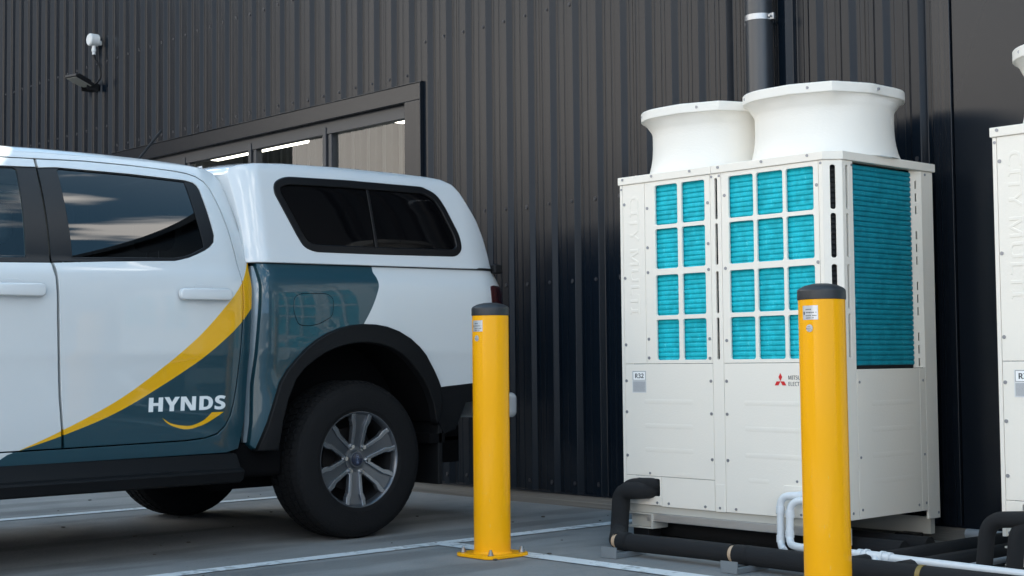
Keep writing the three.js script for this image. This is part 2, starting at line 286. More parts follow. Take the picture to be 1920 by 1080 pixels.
function coil(len, y0, y1, face, axis) {                // ridged block of fins: rows 22.5 mm high with narrow grooves; len = [from, to]
  const row = 0.0226, P = [], N = [], U = [];
  const prof = []; for (let y = y0; y < y1 - 0.004; y += row) { const t = Math.min(y + row, y1); prof.push([y, -0.006], [y + 0.0016, -0.0055], [y + 0.003, -0.0015], [y + 0.007, 0.0004], [t - 0.007, 0.0004], [t - 0.003, -0.0015], [t - 0.0016, -0.0055]); }
  prof.push([y1, -0.006]);
  for (let k = 0; k < prof.length - 1; k++) {
    const [ya, za] = prof[k], [yb, zb] = prof[k + 1], l = Math.hypot(yb - ya, zb - za), ny = -(zb - za) / l, nz = (yb - ya) / l, [a, b] = len;
    for (const [s, y, z] of [[a, ya, za], [b, ya, zb && za], [b, yb, zb], [a, ya, za], [b, yb, zb], [a, yb, zb]]) { if (axis === 'z') { P.push(s, y, face + z); N.push(0, ny, nz); } else { P.push(face + z, y, -s); N.push(nz, ny, 0); } U.push(s, y); }
  }
  const g = new THREE.BufferGeometry(); g.setAttribute('position', new THREE.Float32BufferAttribute(P, 3)); g.setAttribute('normal', new THREE.Float32BufferAttribute(N, 3)); g.setAttribute('uv', new THREE.Float32BufferAttribute(U, 2)); return g;
}
function emboss(x0, x1, y, h, face) { const g = new THREE.CapsuleGeometry(h / 2, x1 - x0 - h, 4, 10); g.rotateZ(Math.PI / 2); g.scale(1, 1, 0.09); g.translate((x0 + x1) / 2, y, face - 0.0005); return g; }
const label32 = canvasTex(256, 336, (c, w, h) => {
  c.fillStyle = '#dcdcda'; c.fillRect(0, 0, w, h); c.fillStyle = '#f3f3f1'; c.fillRect(12, 10, w - 24, 138); c.strokeStyle = '#333'; c.lineWidth = 5; c.strokeRect(14, 12, w - 28, 132);
  c.fillStyle = '#23252a'; c.font = 'bold 98px sans-serif'; c.textAlign = 'center'; c.fillText('R32', w / 2, 114);
  c.fillStyle = '#b9babb'; c.fillRect(10, 160, w - 20, 166); c.fillStyle = '#8a8c90';
  for (let i = 0; i < 11; i++) { let x = 20; const y = 172 + i * 13.5; while (x < w - 40) { const l = 8 + rnd() * 26; c.fillRect(x, y, Math.min(l, w - 24 - x), 5); x += l + 6; } }
});
M.label32 = std({ map: label32, roughness: 0.5 });
const RX = -4.3255, RZ = 0.61;                          // base centre of the first unit
const lx = (x) => x - RX, lz = (z) => z - RZ;
function loftShroud(cx, cz, y0) {                       // round neck that flares to a rounded-square rim
  const rect = (a, b, r, s0) => { const p = []; for (let q = 0; q < 4; q++) { const steps = q ? 14 : s0, sx = [1, -1, -1, 1][q], sz = [1, 1, -1, -1][q]; for (let i = 0; i <= steps; i++) { const t = (q + i / steps) * Math.PI / 2; p.push([sx * (a - r) + r * Math.cos(t), sz * (b - r) + r * Math.sin(t)]); } } return p; };
  const n = 96, ang = []; for (let i = 0; i < n; i++) ang.push(i / n * Math.PI * 2);
  const poly = rect(0.318, 0.345, 0.25, 2);
  const ray = (t) => { const dx = Math.cos(t), dz = Math.sin(t); let best = 0; for (let i = 0; i < poly.length; i++) { const [ax, az] = poly[i], [bx2, bz] = poly[(i + 1) % poly.length], ex = bx2 - ax, ez = bz - az, den = dx * ez - dz * ex; if (Math.abs(den) < 1e-9) continue; const s = (ax * ez - az * ex) / den, u = (ax * dz - az * dx) / den; if (u >= -1e-6 && u <= 1 + 1e-6 && s > best) best = s; } return best; };
  const R = ang.map(ray);
  // [height above the lid, radius of the round section, share of rim shape, outward step]
  const prof = [[0, 0.346, 0, 0], [0.012, 0.3395, 0, 0], [0.033, 0.3315, 0, 0], [0.066, 0.3235, 0, 0], [0.104, 0.318, 0, 0], [0.142, 0.3155, 0, 0], [0.185, 0.315, 0, 0], [0.217, 0.316, 0, 0], [0.232, 0.318, 0.08, 0], [0.247, 0.321, 0.3, 0], [0.261, 0.328, 0.62, -0.006], [0.271, 0.334, 0.9, -0.003], [0.276, 0.336, 1, 0.0], [0.277, 0.336, 1, 0.006], [0.280, 0.336, 1, 0.008], [0.318, 0.336, 1, 0.008], [0.322, 0.336, 1, 0.005], [0.3225, 0.336, 1, -0.02], [0.305, 0.31, 0.6, -0.02], [0.26, 0.303, 0, -0.004], [0.02, 0.303, 0, 0]];
  const P = [], I = [], U = [];
  prof.forEach(([h, r, k, o], j) => ang.forEach((t, i) => { const rr = mix(r, R[i], k) + o; P.push(cx + rr * Math.cos(t), y0 + h, cz + rr * Math.sin(t)); U.push(i / n, h); if (j < prof.length - 1) { const a = j * n + i, b = j * n + (i + 1) % n, c = a + n, d = b + n; I.push(a, c, b, b, c, d); } }));
  const g = new THREE.BufferGeometry(); g.setAttribute('position', new THREE.Float32BufferAttribute(P, 3)); g.setAttribute('uv', new THREE.Float32BufferAttribute(U, 2)); g.setIndex(I); g.computeVertexNormals();
  return toCreasedNormals(g, 0.5);
}
function acUnit(label) {
  const o = thing('condensing_unit', label, 'condensing unit', [RX, 0, RZ], 0, 'outdoor condensing units beside the wall');
  const F = 0.39, T = 0.012, top = 1.7265, seam = 0.8515, bot = 0.175;
  const rows = [[1.514, 1.705], [1.304, 1.495], [1.081, 1.274], [0.869, 1.061]];
  const screws = [], screw = (x, y, z = F, ax = 'z', r = 0.0075) => screws.push(cyl(r, r * 1.08, 0.005, 10, x, y, z, ax));
  mesh('inner_casing', [box(lx(-4.93), lx(-3.79), 0.19, 1.735, -0.37, F - 0.06), box(lx(-3.80), lx(-3.735), 0.19, 1.735, -0.36, lz(0.93) - 0.03)], M.slotDark, o);
  mesh('corner_post', plate(lx(-4.955), lx(-4.936), bot, top, [], T, F), M.ac, o);
  { // embossed column panel, its lettering running down
    const g = [plate(lx(-4.936), lx(-4.792), seam, top, [], T, F)];
    const t = new TextGeometry('CITY MULTI', { font: regular, size: 0.054, depth: 0.0022, curveSegments: 4, bevelEnabled: true, bevelSize: 0.0012, bevelThickness: 0.0012, bevelSegments: 2 });
    t.scale(1.5, 1, 1); t.rotateZ(-Math.PI / 2); t.computeBoundingBox(); const c = t.boundingBox; t.translate(lx(-4.862) - (c.min.x + c.max.x) / 2, 1.665 - c.max.y, F - 0.0016); g.push(t);
    mesh('column_panel', g, M.ac, o); for (const y of [1.63, 1.27, 0.945]) screw(lx(-4.925), y);
  }
  { const h = []; for (const [a, b] of [[-4.726, -4.584], [-4.559, -4.417]]) for (const [c, d] of rows) h.push([lx(a), lx(b), c, d, 0.013]);
    mesh('grille_panel', plate(lx(-4.792), lx(-4.383), seam, top, h, T, F), M.ac, o);
    mesh('coil', coil([lx(-4.775), lx(-4.392)], 0.86, 1.718, F - T - 0.006, 'z'), M.coil, o); for (const y of [1.60, 1.41, 1.29, 0.97, 0.88]) { screw(lx(-4.775), y); screw(lx(-4.398), y - 0.005); } }
  mesh('middle_post', plate(lx(-4.383), lx(-4.318), bot, top, rows.map(([c, d]) => [lx(-4.357), lx(-4.341), c, d, 0.008]), T, F), M.ac, o);
  mesh('slot_backing', coil([lx(-4.372), lx(-4.326)], 0.86, 1.718, F - T - 0.012, 'z'), M.slotDark, o);
  { const h = []; for (const [a, b] of [[-4.276, -4.134], [-4.116, -3.970], [-3.952, -3.805]]) for (const [c, d] of rows) h.push([lx(a), lx(b), c, d, 0.013]);
    mesh('grille_panel', plate(lx(-4.318), lx(-3.777), seam, top, h, T, F), M.ac, o);
    mesh('coil', coil([lx(-4.308), lx(-3.79)], 0.86, 1.718, F - T - 0.006, 'z'), M.coil, o); for (const y of [1.62, 1.285, 0.955]) { screw(lx(-4.298), y); screw(lx(-3.787), y); } }
  // chamfered front corner: front flange, slanting face and side flange
  mesh('corner_post', plate(lx(-3.777), lx(-3.753), bot, top, [], T, F), M.ac, o);
  { const w = Math.hypot(0.057, 0.06), g = plate(-w / 2 - 0.001, w / 2 + 0.001, bot, top, rows.map(([c, d]) => [-0.0115, 0.0115, c - 0.002, d, 0.0115]), T, 0); g.rotateY(Math.atan2(0.057, 0.06)); g.rotateY(0); g.translate(lx(-3.7245), 0, lz(0.970)); mesh('corner_post', g, M.ac, o);
    const s = coil([-0.03, 0.03], 0.86, 1.718, -0.024, 'z'); s.rotateY(Math.atan2(0.057, 0.06)); s.translate(lx(-3.7245), 0, lz(0.970)); mesh('slot_backing', s, M.slotDark, o); }
  const side = (z0, z1, y0, y1, holes, t = T, face = 0.6295, bev) => { const g = plate(-z1, -z0, y0, y1, holes.map(([a, b, c, d, r]) => [-b, -a, c, d, r]), t, 0, bev); g.rotateY(Math.PI / 2); g.translate(face, 0, 0); return g; };
  mesh('corner_post', side(lz(0.862), lz(0.940), bot, top, rows.map(([c, d]) => [lz(0.897), lz(0.914), c, d, 0.0085])), M.ac, o);
  mesh('side_coil', coil([-lz(0.872), -lz(0.383)], 0.835, 1.716, 0.612, 'x'), M.film, o);
  mesh('coil_tray', side(lz(0.385), lz(0.862), 0.822, 0.842, [], 0.02, 0.608), M.slotDark, o);
  mesh('side_panel', [side(lz(0.372), lz(0.862), bot, 0.822, []), ...[0.672, 0.5575, 0.445, 0.3325].map((y) => { const g = emboss(-lz(0.757), -lz(0.419), y, 0.026, 0.6295); const q = emboss(-lz(0.757), -lz(0.419), y, 0.026, 0); q.rotateY(Math.PI / 2); q.translate(0.6295, 0, 0); return q; })], M.ac, o);
  mesh('rear_post', [side(lz(0.225), lz(0.323), 0.135, top, []), side(lz(0.323), lz(0.372), bot, 0.822, [])], M.ac, o);
  { const h = []; for (let i = 0; i < 15; i++) { const y = 1.66 - i * 0.058; if (i % 4 !== 3 || i === 0) h.push([-0.004, 0.004, y - 0.019, y + 0.019, 0.004]); }
    const g = plate(-0.033, 0.033, 0.822, top, h, 0.008, 0); g.rotateY(Math.PI / 2 - 0.42); g.translate(0.6185, 0, lz(0.351)); mesh('slotted_post', g, M.ac, o); mesh('slot_backing', box(0.585, 0.594, 0.83, 1.72, lz(0.33), lz(0.375)), M.slotDark, o); }
  for (const [z, y] of [[0.91, 0.205], [0.84, 0.215], [0.40, 0.205], [0.34, 0.21], [0.845, 0.765], [0.345, 0.765], [0.845, 0.44], [0.345, 0.43], [0.872, 1.708], [0.29, 1.71], [0.24, 0.16]]) screw(0.629, y, lz(z), 'x', 0.006);
  // lower panels with pressed ribs
  mesh('lower_panel', [plate(lx(-4.936), lx(-4.383), 0.316, seam, [], T, F), plate(lx(-4.708), lx(-4.383), bot, 0.316, [], T, F, 0.0008), ...[0.672, 0.556, 0.442].map((y) => emboss(lx(-4.812), lx(-4.503), y, 0.026, F)), emboss(lx(-4.636), lx(-4.504), 0.331, 0.024, F)], M.ac, o);
  mesh('pipe_cover', plate(lx(-4.936), lx(-4.708), 0.178, 0.316, [[lx(-4.867), lx(-4.718), 0.222, 0.305, 0.012]], T, F + 0.002), M.ac, o);
  mesh('middle_strip', plate(lx(-4.378), lx(-4.323), bot - 0.002, 0.30, [], 0.004, F + 0.0025), M.ac, o);
  mesh('lower_panel', [plate(lx(-4.318), lx(-3.753), bot, seam, [], T, F), ...[0.672, 0.556, 0.438].map((y) => emboss(lx(-4.207), lx(-3.89), y, 0.026, F)), emboss(lx(-4.191), lx(-4.071), 0.326, 0.024, F)], M.ac, o);
  mesh('knockout_plate', plate(lx(-3.999), lx(-3.80), 0.178, 0.316, [], 0.006, F + 0.003, 0.0015, 0.014), M.ac, o);
  for (const y of [0.77, 0.62, 0.41]) { screw(lx(-4.925), y); screw(lx(-4.395), y); screw(lx(-4.303), y); screw(lx(-3.77), y); }
  for (const x of [-4.922, -4.735, -4.664, -4.44, -4.352, -4.26, -4.03, -3.9]) screw(lx(x), 0.192, F + 0.002, 'z', 0.006);
  screw(lx(-4.78), 0.33, F, 'z', 0.006); screw(lx(-3.92), 0.335, F, 'z', 0.006);
  // rear and left faces
  mesh('back_panel', [box(lx(-4.955), lx(-3.70), bot, top, -0.389, -0.375)], M.ac, o);
  { const g = plate(-0.372, F - T - 0.002, bot, top, [], T, 0); g.rotateY(-Math.PI / 2); g.translate(-0.629, 0, 0); mesh('side_panel', g, M.ac, o); }
  // lids
  const lid = (pts) => { const s = new THREE.Shape(pts.map(([x, z]) => new THREE.Vector2(lx(x), -lz(z)))); const g = new THREE.ExtrudeGeometry(s, { depth: 0.032, bevelEnabled: true, bevelSize: 0.003, bevelThickness: 0.003, bevelSegments: 2 }); g.rotateX(-Math.PI / 2); g.translate(0, 1.7295, 0); return g; };
  mesh('lid', lid([[-4.958, 1.003], [-4.3765, 1.003], [-4.3765, 0.215], [-4.958, 0.215]]), M.ac, o);
  mesh('lid', lid([[-4.3685, 1.003], [-3.752, 1.003], [-3.6925, 0.9415], [-3.6925, 0.215], [-4.3685, 0.215]]), M.ac, o);
  for (const x of [-4.93, -4.74, -4.5, -4.33, -4.08, -3.83]) screw(lx(x), 1.752, F + 0.007, 'z', 0.0065);
  screw(lx(-4.944), 1.705, F, 'z', 0.006); for (const x of [-4.374, -4.328, -3.765]) screw(lx(x), 1.713, F, 'z', 0.006);
  for (const cx of [-4.6585, -4.0200]) {
    const s = mesh('fan_shroud', loftShroud(lx(cx), 0, 1.765), M.shroud, o), c = [];
    for (const [a, r] of [[2.2, 0.372], [1.15, 0.352], [0.15, 0.335], [3.0, 0.335]]) c.push(cyl(0.007, 0.007, 0.006, 10, lx(cx) + r * Math.cos(a), 2.065, r * Math.sin(a), 'z'));
    mesh('clip_screws', c, M.bolt, s, { kind: 'stuff' });
    const fan = []; for (let k = 0; k < 4; k++) { const b = new THREE.BoxGeometry(0.2, 0.008, 0.15); b.rotateX(0.5); b.translate(0.17, 0, 0); b.rotateY(k * Math.PI / 2); b.translate(lx(cx), 1.84, 0); fan.push(b); } fan.push(cyl(0.07, 0.07, 0.1, 20, lx(cx), 1.84, 0));
    mesh('fan', fan, M.black, o);
  }
  mesh('screws', screws, M.bolt, o, { kind: 'stuff' });
  // label, emblem and maker's lettering
  { const g = new THREE.PlaneGeometry(0.091, 0.106); g.translate(lx(-4.8415), 0.766, F + 0.0012); mesh('refrigerant_label', g, M.label32, o); }
  { const red = std({ color: lin(0.62, 0.015, 0.018), roughness: 0.5 }), dia = (cx, cy, a) => { const s = new THREE.Shape(), L = 0.0365, W = 0.0105 * 1.732 / 1.0; s.moveTo(0, 0); s.lineTo(W * 0.56, L / 2); s.lineTo(0, L); s.lineTo(-W * 0.56, L / 2); const g = new THREE.ShapeGeometry(s); g.rotateZ(a); g.translate(cx, cy, F + 0.0016); return g; };
    const cx = lx(-3.9995), cy = 0.7705; mesh('emblem', [dia(cx, cy + 0.0005, 0), dia(cx, cy, 2.0944), dia(cx, cy, -2.0944)], red, o);
    const t = (w, y) => { const g = new TextGeometry(w, { font: regular, size: 0.0175, depth: 0.0006, curveSegments: 4 }); g.scale(0.95, 1, 1); g.translate(lx(-3.9585), y, F + 0.0006); return g; };
    mesh('maker_lettering', [t('MITSUBISHI', 0.7785), t('ELECTRIC', 0.7505)], std({ color: lin(0.05, 0.05, 0.055), roughness: 0.6 }), o); }
  // base frame and feet
  mesh('base_pan', box(-0.60, 0.575, 0.140, 0.176, F - 0.03, F - 0.014), M.base, o);
  mesh('underside', box(-0.60, 0.585, 0.172, 0.185, -0.36, F - 0.03), M.slotDark, o);
  mesh('base_rail', rbox(lx(-4.81), lx(-3.885), 0.101, 0.139, F - 0.03, F - 0.004, 0.003), M.steel, o);
  for (const [a, b] of [[-4.945, -4.77], [-3.895, -3.72]]) mesh('foot_channel', [box(lx(a), lx(b), 0.132, 0.139, F - 0.11, F + 0.002), box(lx(a), lx(b), 0.066, 0.072, F - 0.11, F + 0.002), box(lx(b) - 0.006, lx(b), 0.072, 0.132, F - 0.11, F + 0.002), box(lx(a) + 0.01, lx(b) - 0.006, 0.072, 0.132, F - 0.04, F - 0.035)], M.base, o);
  mesh('rear_rail', [box(0.56, 0.605, 0.062, 0.139, -0.375, -0.34), box(-0.6, 0.56, 0.062, 0.139, -0.35, -0.34)], M.base, o);
  for (const x of [-4.86, -3.81]) for (const z of [-0.3, 0.33]) mesh('rubber_pad', rbox(lx(x) - 0.05, lx(x) + 0.05, 0.001, 0.066, z - 0.045, z + 0.045, 0.006), M.black, o);
  return o;
}
const ac1 = acUnit('white two-fan condensing unit standing fully in view behind the right bollard');
const ac2 = ac1.clone(); ac2.name = named('condensing_unit'); ac2.position.x += 2.0; ac2.userData = { ...ac1.userData, label: 'white condensing unit cut off by the right edge of the picture' }; scene.add(ac2);
{ // the second unit shows a red seal and small stickers on its left edge
  mesh('seal_strip', box(-0.6315, -0.630, 0.87, 1.72, 0.366, 0.374), std({ color: lin(0.16, 0.03, 0.025), roughness: 0.7 }), ac2);
  for (const [y, h, c] of [[0.55, 0.05, [0.6, 0.55, 0.45]], [0.485, 0.05, [0.55, 0.38, 0.08]], [0.41, 0.08, [0.25, 0.3, 0.4]], [0.28, 0.14, [0.28, 0.32, 0.4]]]) mesh('sticker', box(-0.6312, -0.630, y - h / 2, y + h / 2, 0.33, 0.36), std({ color: lin(...c), roughness: 0.6 }), ac2);
}
// ---------------------------------------------------------------- pickup truck
const TX = -6.87, TZ = 3.4;                             // centre line and middle of the wheelbase
const decal = (text) => canvasTex(2048, 896, (c, w, h) => {   // vinyl graphics on white paint, z 4.2 .. 0.7 m, y 0.4 .. 1.93 m
  const X = (z) => (4.2 - z) / 3.5 * w, Y = (y) => (1.93 - y) / 1.53 * h;
  const curve = (p, first) => { if (first) c.moveTo(X(p[0][0]), Y(p[0][1])); for (let i = 0; i < p.length - 1; i++) { const a = p[Math.max(0, i - 1)], b = p[i], d = p[i + 1], e = p[Math.min(p.length - 1, i + 2)]; c.bezierCurveTo(X(b[0] + (d[0] - a[0]) / 6), Y(b[1] + (d[1] - a[1]) / 6), X(d[0] - (e[0] - b[0]) / 6), Y(d[1] - (e[1] - b[1]) / 6), X(d[0]), Y(d[1])); } };
  c.fillStyle = '#ced2d3'; c.fillRect(0, 0, w, h);
  const teal = '#143c48', yellow = '#e6ab00';
  const lower = [[3.66, 0.500], [3.611, 0.516], [3.421, 0.572], [3.186, 0.658], [2.984, 0.762], [2.76, 0.897], [2.594, 1.026], [2.486, 1.129]];
  const upper = [[3.611, 0.516], [3.423, 0.594], [3.176, 0.713], [2.975, 0.845], [2.777, 1.0], [2.640, 1.138], [2.582, 1.202], [2.526, 1.271], [2.485, 1.330], [2.46, 1.37]];
  c.fillStyle = teal; c.beginPath(); c.moveTo(X(3.72), Y(0.46)); c.lineTo(X(3.66), Y(0.500)); curve(lower); c.lineTo(X(2.46), Y(1.15)); c.lineTo(X(2.46), Y(0.3)); c.lineTo(X(3.8), Y(0.3)); c.fill();
  c.fillStyle = yellow; c.beginPath(); curve(lower.slice(1), true); c.lineTo(X(2.462), Y(1.152)); c.lineTo(X(2.462), Y(1.37)); const u2 = upper.slice().reverse(); c.lineTo(X(u2[0][0]), Y(u2[0][1])); curve(u2); c.fill();
  const edge = [[1.761, 1.40], [1.761, 1.353], [1.762, 1.326], [1.748, 1.296], [1.746, 1.259], [1.777, 1.186], [1.813, 1.12], [1.853, 1.057], [1.90, 0.97]];
  c.fillStyle = teal; c.beginPath(); curve(edge, true); c.lineTo(X(1.95), Y(0.3)); c.lineTo(X(2.462), Y(0.3)); c.lineTo(X(2.462), Y(1.40)); c.fill();
  if (text) {
    c.save(); c.translate(X(3.027), Y(0.6615)); c.transform(1, -0.006, -0.0, 1, 0, 0); c.fillStyle = '#e8ecec'; c.font = 'bold 50px sans-serif'; const m = c.measureText('HYNDS').width; c.scale((X(2.622) - X(3.027)) / m, 0.062 / 1.53 * h / 36.4); c.fillText('HYNDS', 0, 0); c.strokeStyle = '#e8ecec'; c.lineWidth = 1.6; c.strokeText('HYNDS', 0, 0); c.restore();
    c.fillStyle = yellow; c.beginPath(); curve([[2.951, 0.635], [2.908, 0.600], [2.825, 0.577], [2.744, 0.592], [2.680, 0.622], [2.631, 0.651]], true); c.lineTo(X(2.695), Y(0.650)); curve([[2.695, 0.650], [2.735, 0.616], [2.785, 0.597], [2.827, 0.593], [2.900, 0.606], [2.951, 0.635]]); c.fill();
  }
});
const paintO = { roughness: 0.34, clearcoat: 1, clearcoatRoughness: 0.03 };
M.wrap = phys({ map: decal(true), ...paintO });
M.paint = phys({ color: lin(0.615, 0.64, 0.65), ...paintO });
M.trim = phys({ color: lin(0.005, 0.0055, 0.0065), roughness: 0.6, specularIntensity: 0.4, ...peel(0.0008, 20) });
M.gloss = phys({ color: lin(0.006, 0.006, 0.007), roughness: 0.35, ior: 1.4 });
M.privacy = phys({ color: lin(0.035, 0.04, 0.045), roughness: 0.0, transmission: 1, thickness: 0, ior: 1.62 });
M.tint = phys({ color: lin(0.55, 0.66, 0.68), roughness: 0.0, transmission: 1, thickness: 0, ior: 1.55 });
M.canopyGlass = phys({ color: lin(0.002, 0.002, 0.0025), roughness: 0.04, ior: 1.34 });
M.rubber = phys({ color: lin(0.007, 0.0072, 0.008), roughness: 0.75, specularIntensity: 0.35, ...peel(0.0015, 8) });
M.alloy = phys({ color: lin(0.105, 0.115, 0.13), roughness: 0.32, metalness: 0.75, clearcoat: 0.5, clearcoatRoughness: 0.1 });
M.alloyEdge = phys({ color: lin(0.20, 0.215, 0.235), roughness: 0.26, metalness: 0.75, clearcoat: 0.5, clearcoatRoughness: 0.08 });
M.chromeNut = std({ color: lin(0.5, 0.5, 0.5), roughness: 0.25, metalness: 1 });
M.lamp = phys({ color: lin(0.05, 0.002, 0.003), roughness: 0.08, clearcoat: 1 });
M.seat = std({ color: lin(0.05, 0.055, 0.06), roughness: 0.8 });

const truck = thing('pickup_truck', 'white double-cab pickup with teal and yellow graphics and a canopy', 'pickup truck', [TX, 0, TZ]);
const tm = (name, geo, mat, parent = truck, extra) => { const g = Array.isArray(geo) ? merge(geo) : geo; g.translate(0, 0, -TZ); return mesh(name, g, mat, parent, extra); };
function spline(pts) { return (v) => { let i = 0; while (i < pts.length - 2 && v > pts[i + 1][0]) i++; const [x0, y0] = pts[i], [x1, y1] = pts[i + 1], sl = (a, b) => (b[1] - a[1]) / (b[0] - a[0]), m = sl(pts[i], pts[i + 1]); const m0 = i ? (sl(pts[i - 1], pts[i]) + m) / 2 : m, m1 = i < pts.length - 2 ? (m + sl(pts[i + 1], pts[i + 2])) / 2 : m, h = x1 - x0, t = clamp((v - x0) / h), t2 = t * t, t3 = t2 * t; return (2 * t3 - 3 * t2 + 1) * y0 + (t3 - 2 * t2 + t) * h * m0 + (-2 * t3 + 3 * t2) * y1 + (t3 - t2) * h * m1; }; }
const Wlow = spline([[0.34, 0.868], [0.42, 0.884], [0.50, 0.903], [0.60, 0.918], [0.75, 0.931], [0.88, 0.944], [0.92, 0.9495], [0.96, 0.951], [1.05, 0.955], [1.14, 0.957], [1.22, 0.953], [1.265, 0.945], [1.30, 0.929], [1.33, 0.9125]]);
const Wb = (y) => (y <= 1.33 ? Wlow(y) : y < 1.79 ? 0.9125 - 0.295 * (y - 1.33) - 0.5 * (y - 1.33) ** 2 : 0.671 - 0.85 * (y - 1.79) - 5 * (y - 1.79) ** 2);
const Wc = spline([[1.30, 0.925], [1.36, 0.922], [1.40, 0.909], [1.5, 0.8875], [1.6, 0.865], [1.7, 0.841], [1.78, 0.818], [1.83, 0.795], [1.865, 0.752], [1.885, 0.68], [1.9, 0.6]]);
const sq = (v) => (v > 0 ? v * v : 0);
const cabW = (y, z) => Wb(y) - 0.045 * sq((2.62 - z) / 0.16) - 0.10 * sq((z - 5.2) / 0.9);
const bedW = (y, z) => Wb(Math.min(y, 1.36)) + (y > 1.34 ? 0 : 0) - 0.09 * sq((1.06 - z) / 0.22) - 0.02 * sq((z - 2.39) / 0.05) + 0.022 * smooth(0.66, 0.46, Math.hypot(z - 1.86, y - 0.42)) * smooth(1.25, 0.9, y);
const canW = (y, z) => Wc(y) - 0.05 * sq((z - 2.36) / 0.12) - 0.05 * sq((1.12 - z) / 0.2);
const area = (p) => { let a = 0; p.forEach(([x, y], i) => { const [u, v] = p[(i + 1) % p.length]; a += x * v - u * y; }); return a / 2; };
const ccw = (p) => (area(p) < 0 ? p.slice().reverse() : p);
function resample(p, d, closed = true) { const o = []; const n = closed ? p.length : p.length - 1; for (let i = 0; i < n; i++) { const a = p[i], b = p[(i + 1) % p.length], k = Math.max(1, Math.ceil(Math.hypot(b[0] - a[0], b[1] - a[1]) / d)); for (let j = 0; j < k; j++) o.push([mix(a[0], b[0], j / k), mix(a[1], b[1], j / k)]); } if (!closed) o.push(p[p.length - 1]); return o; }
function normals2(p) { return p.map((q, i) => { const a = p[(i + p.length - 1) % p.length], b = p[(i + 1) % p.length]; const e = (s, t) => { const dx = t[0] - s[0], dy = t[1] - s[1], l = Math.hypot(dx, dy) || 1; return [dy / l, -dx / l]; }; const [u, v] = e(a, q), [s, t] = e(q, b); let nx = u + s, ny = v + t; const l = Math.hypot(nx, ny) || 1; nx /= l; ny /= l; const c = Math.max(0.5, nx * u + ny * v); return [nx / c, ny / c]; }); }
const inset = (p, d) => { p = ccw(p); const n = normals2(p); return p.map((q, i) => [q[0] - n[i][0] * d, q[1] - n[i][1] * d]); };
function round2(p, r, k = 5) { const o = []; p.forEach((q, i) => { const a = p[(i + p.length - 1) % p.length], b = p[(i + 1) % p.length], la = Math.hypot(a[0] - q[0], a[1] - q[1]), lb = Math.hypot(b[0] - q[0], b[1] - q[1]), rr = Array.isArray(r) ? r[i] : r, ta = Math.min(rr / la, 0.45), tb = Math.min(rr / lb, 0.45); const s = [mix(q[0], a[0], ta), mix(q[1], a[1], ta)], e = [mix(q[0], b[0], tb), mix(q[1], b[1], tb)]; for (let j = 0; j <= k; j++) { const t = j / k; o.push([mix(mix(s[0], q[0], t), mix(q[0], e[0], t), t), mix(mix(s[1], q[1], t), mix(q[1], e[1], t), t)]); } }); return o; }
function clipHalf(p, ax, v, keepGreater) { const o = []; for (let i = 0; i < p.length; i++) { const a = p[i], b = p[(i + 1) % p.length], ia = keepGreater ? a[ax] >= v : a[ax] <= v, ib = keepGreater ? b[ax] >= v : b[ax] <= v; if (ia) o.push(a); if (ia !== ib) { const t = (v - a[ax]) / (b[ax] - a[ax]); const q = [mix(a[0], b[0], t), mix(a[1], b[1], t)]; q[ax] = v; o.push(q); } } return o; }
const uvOf = (z, y) => [(4.2 - z) / 3.5, (y - 0.4) / 1.53];
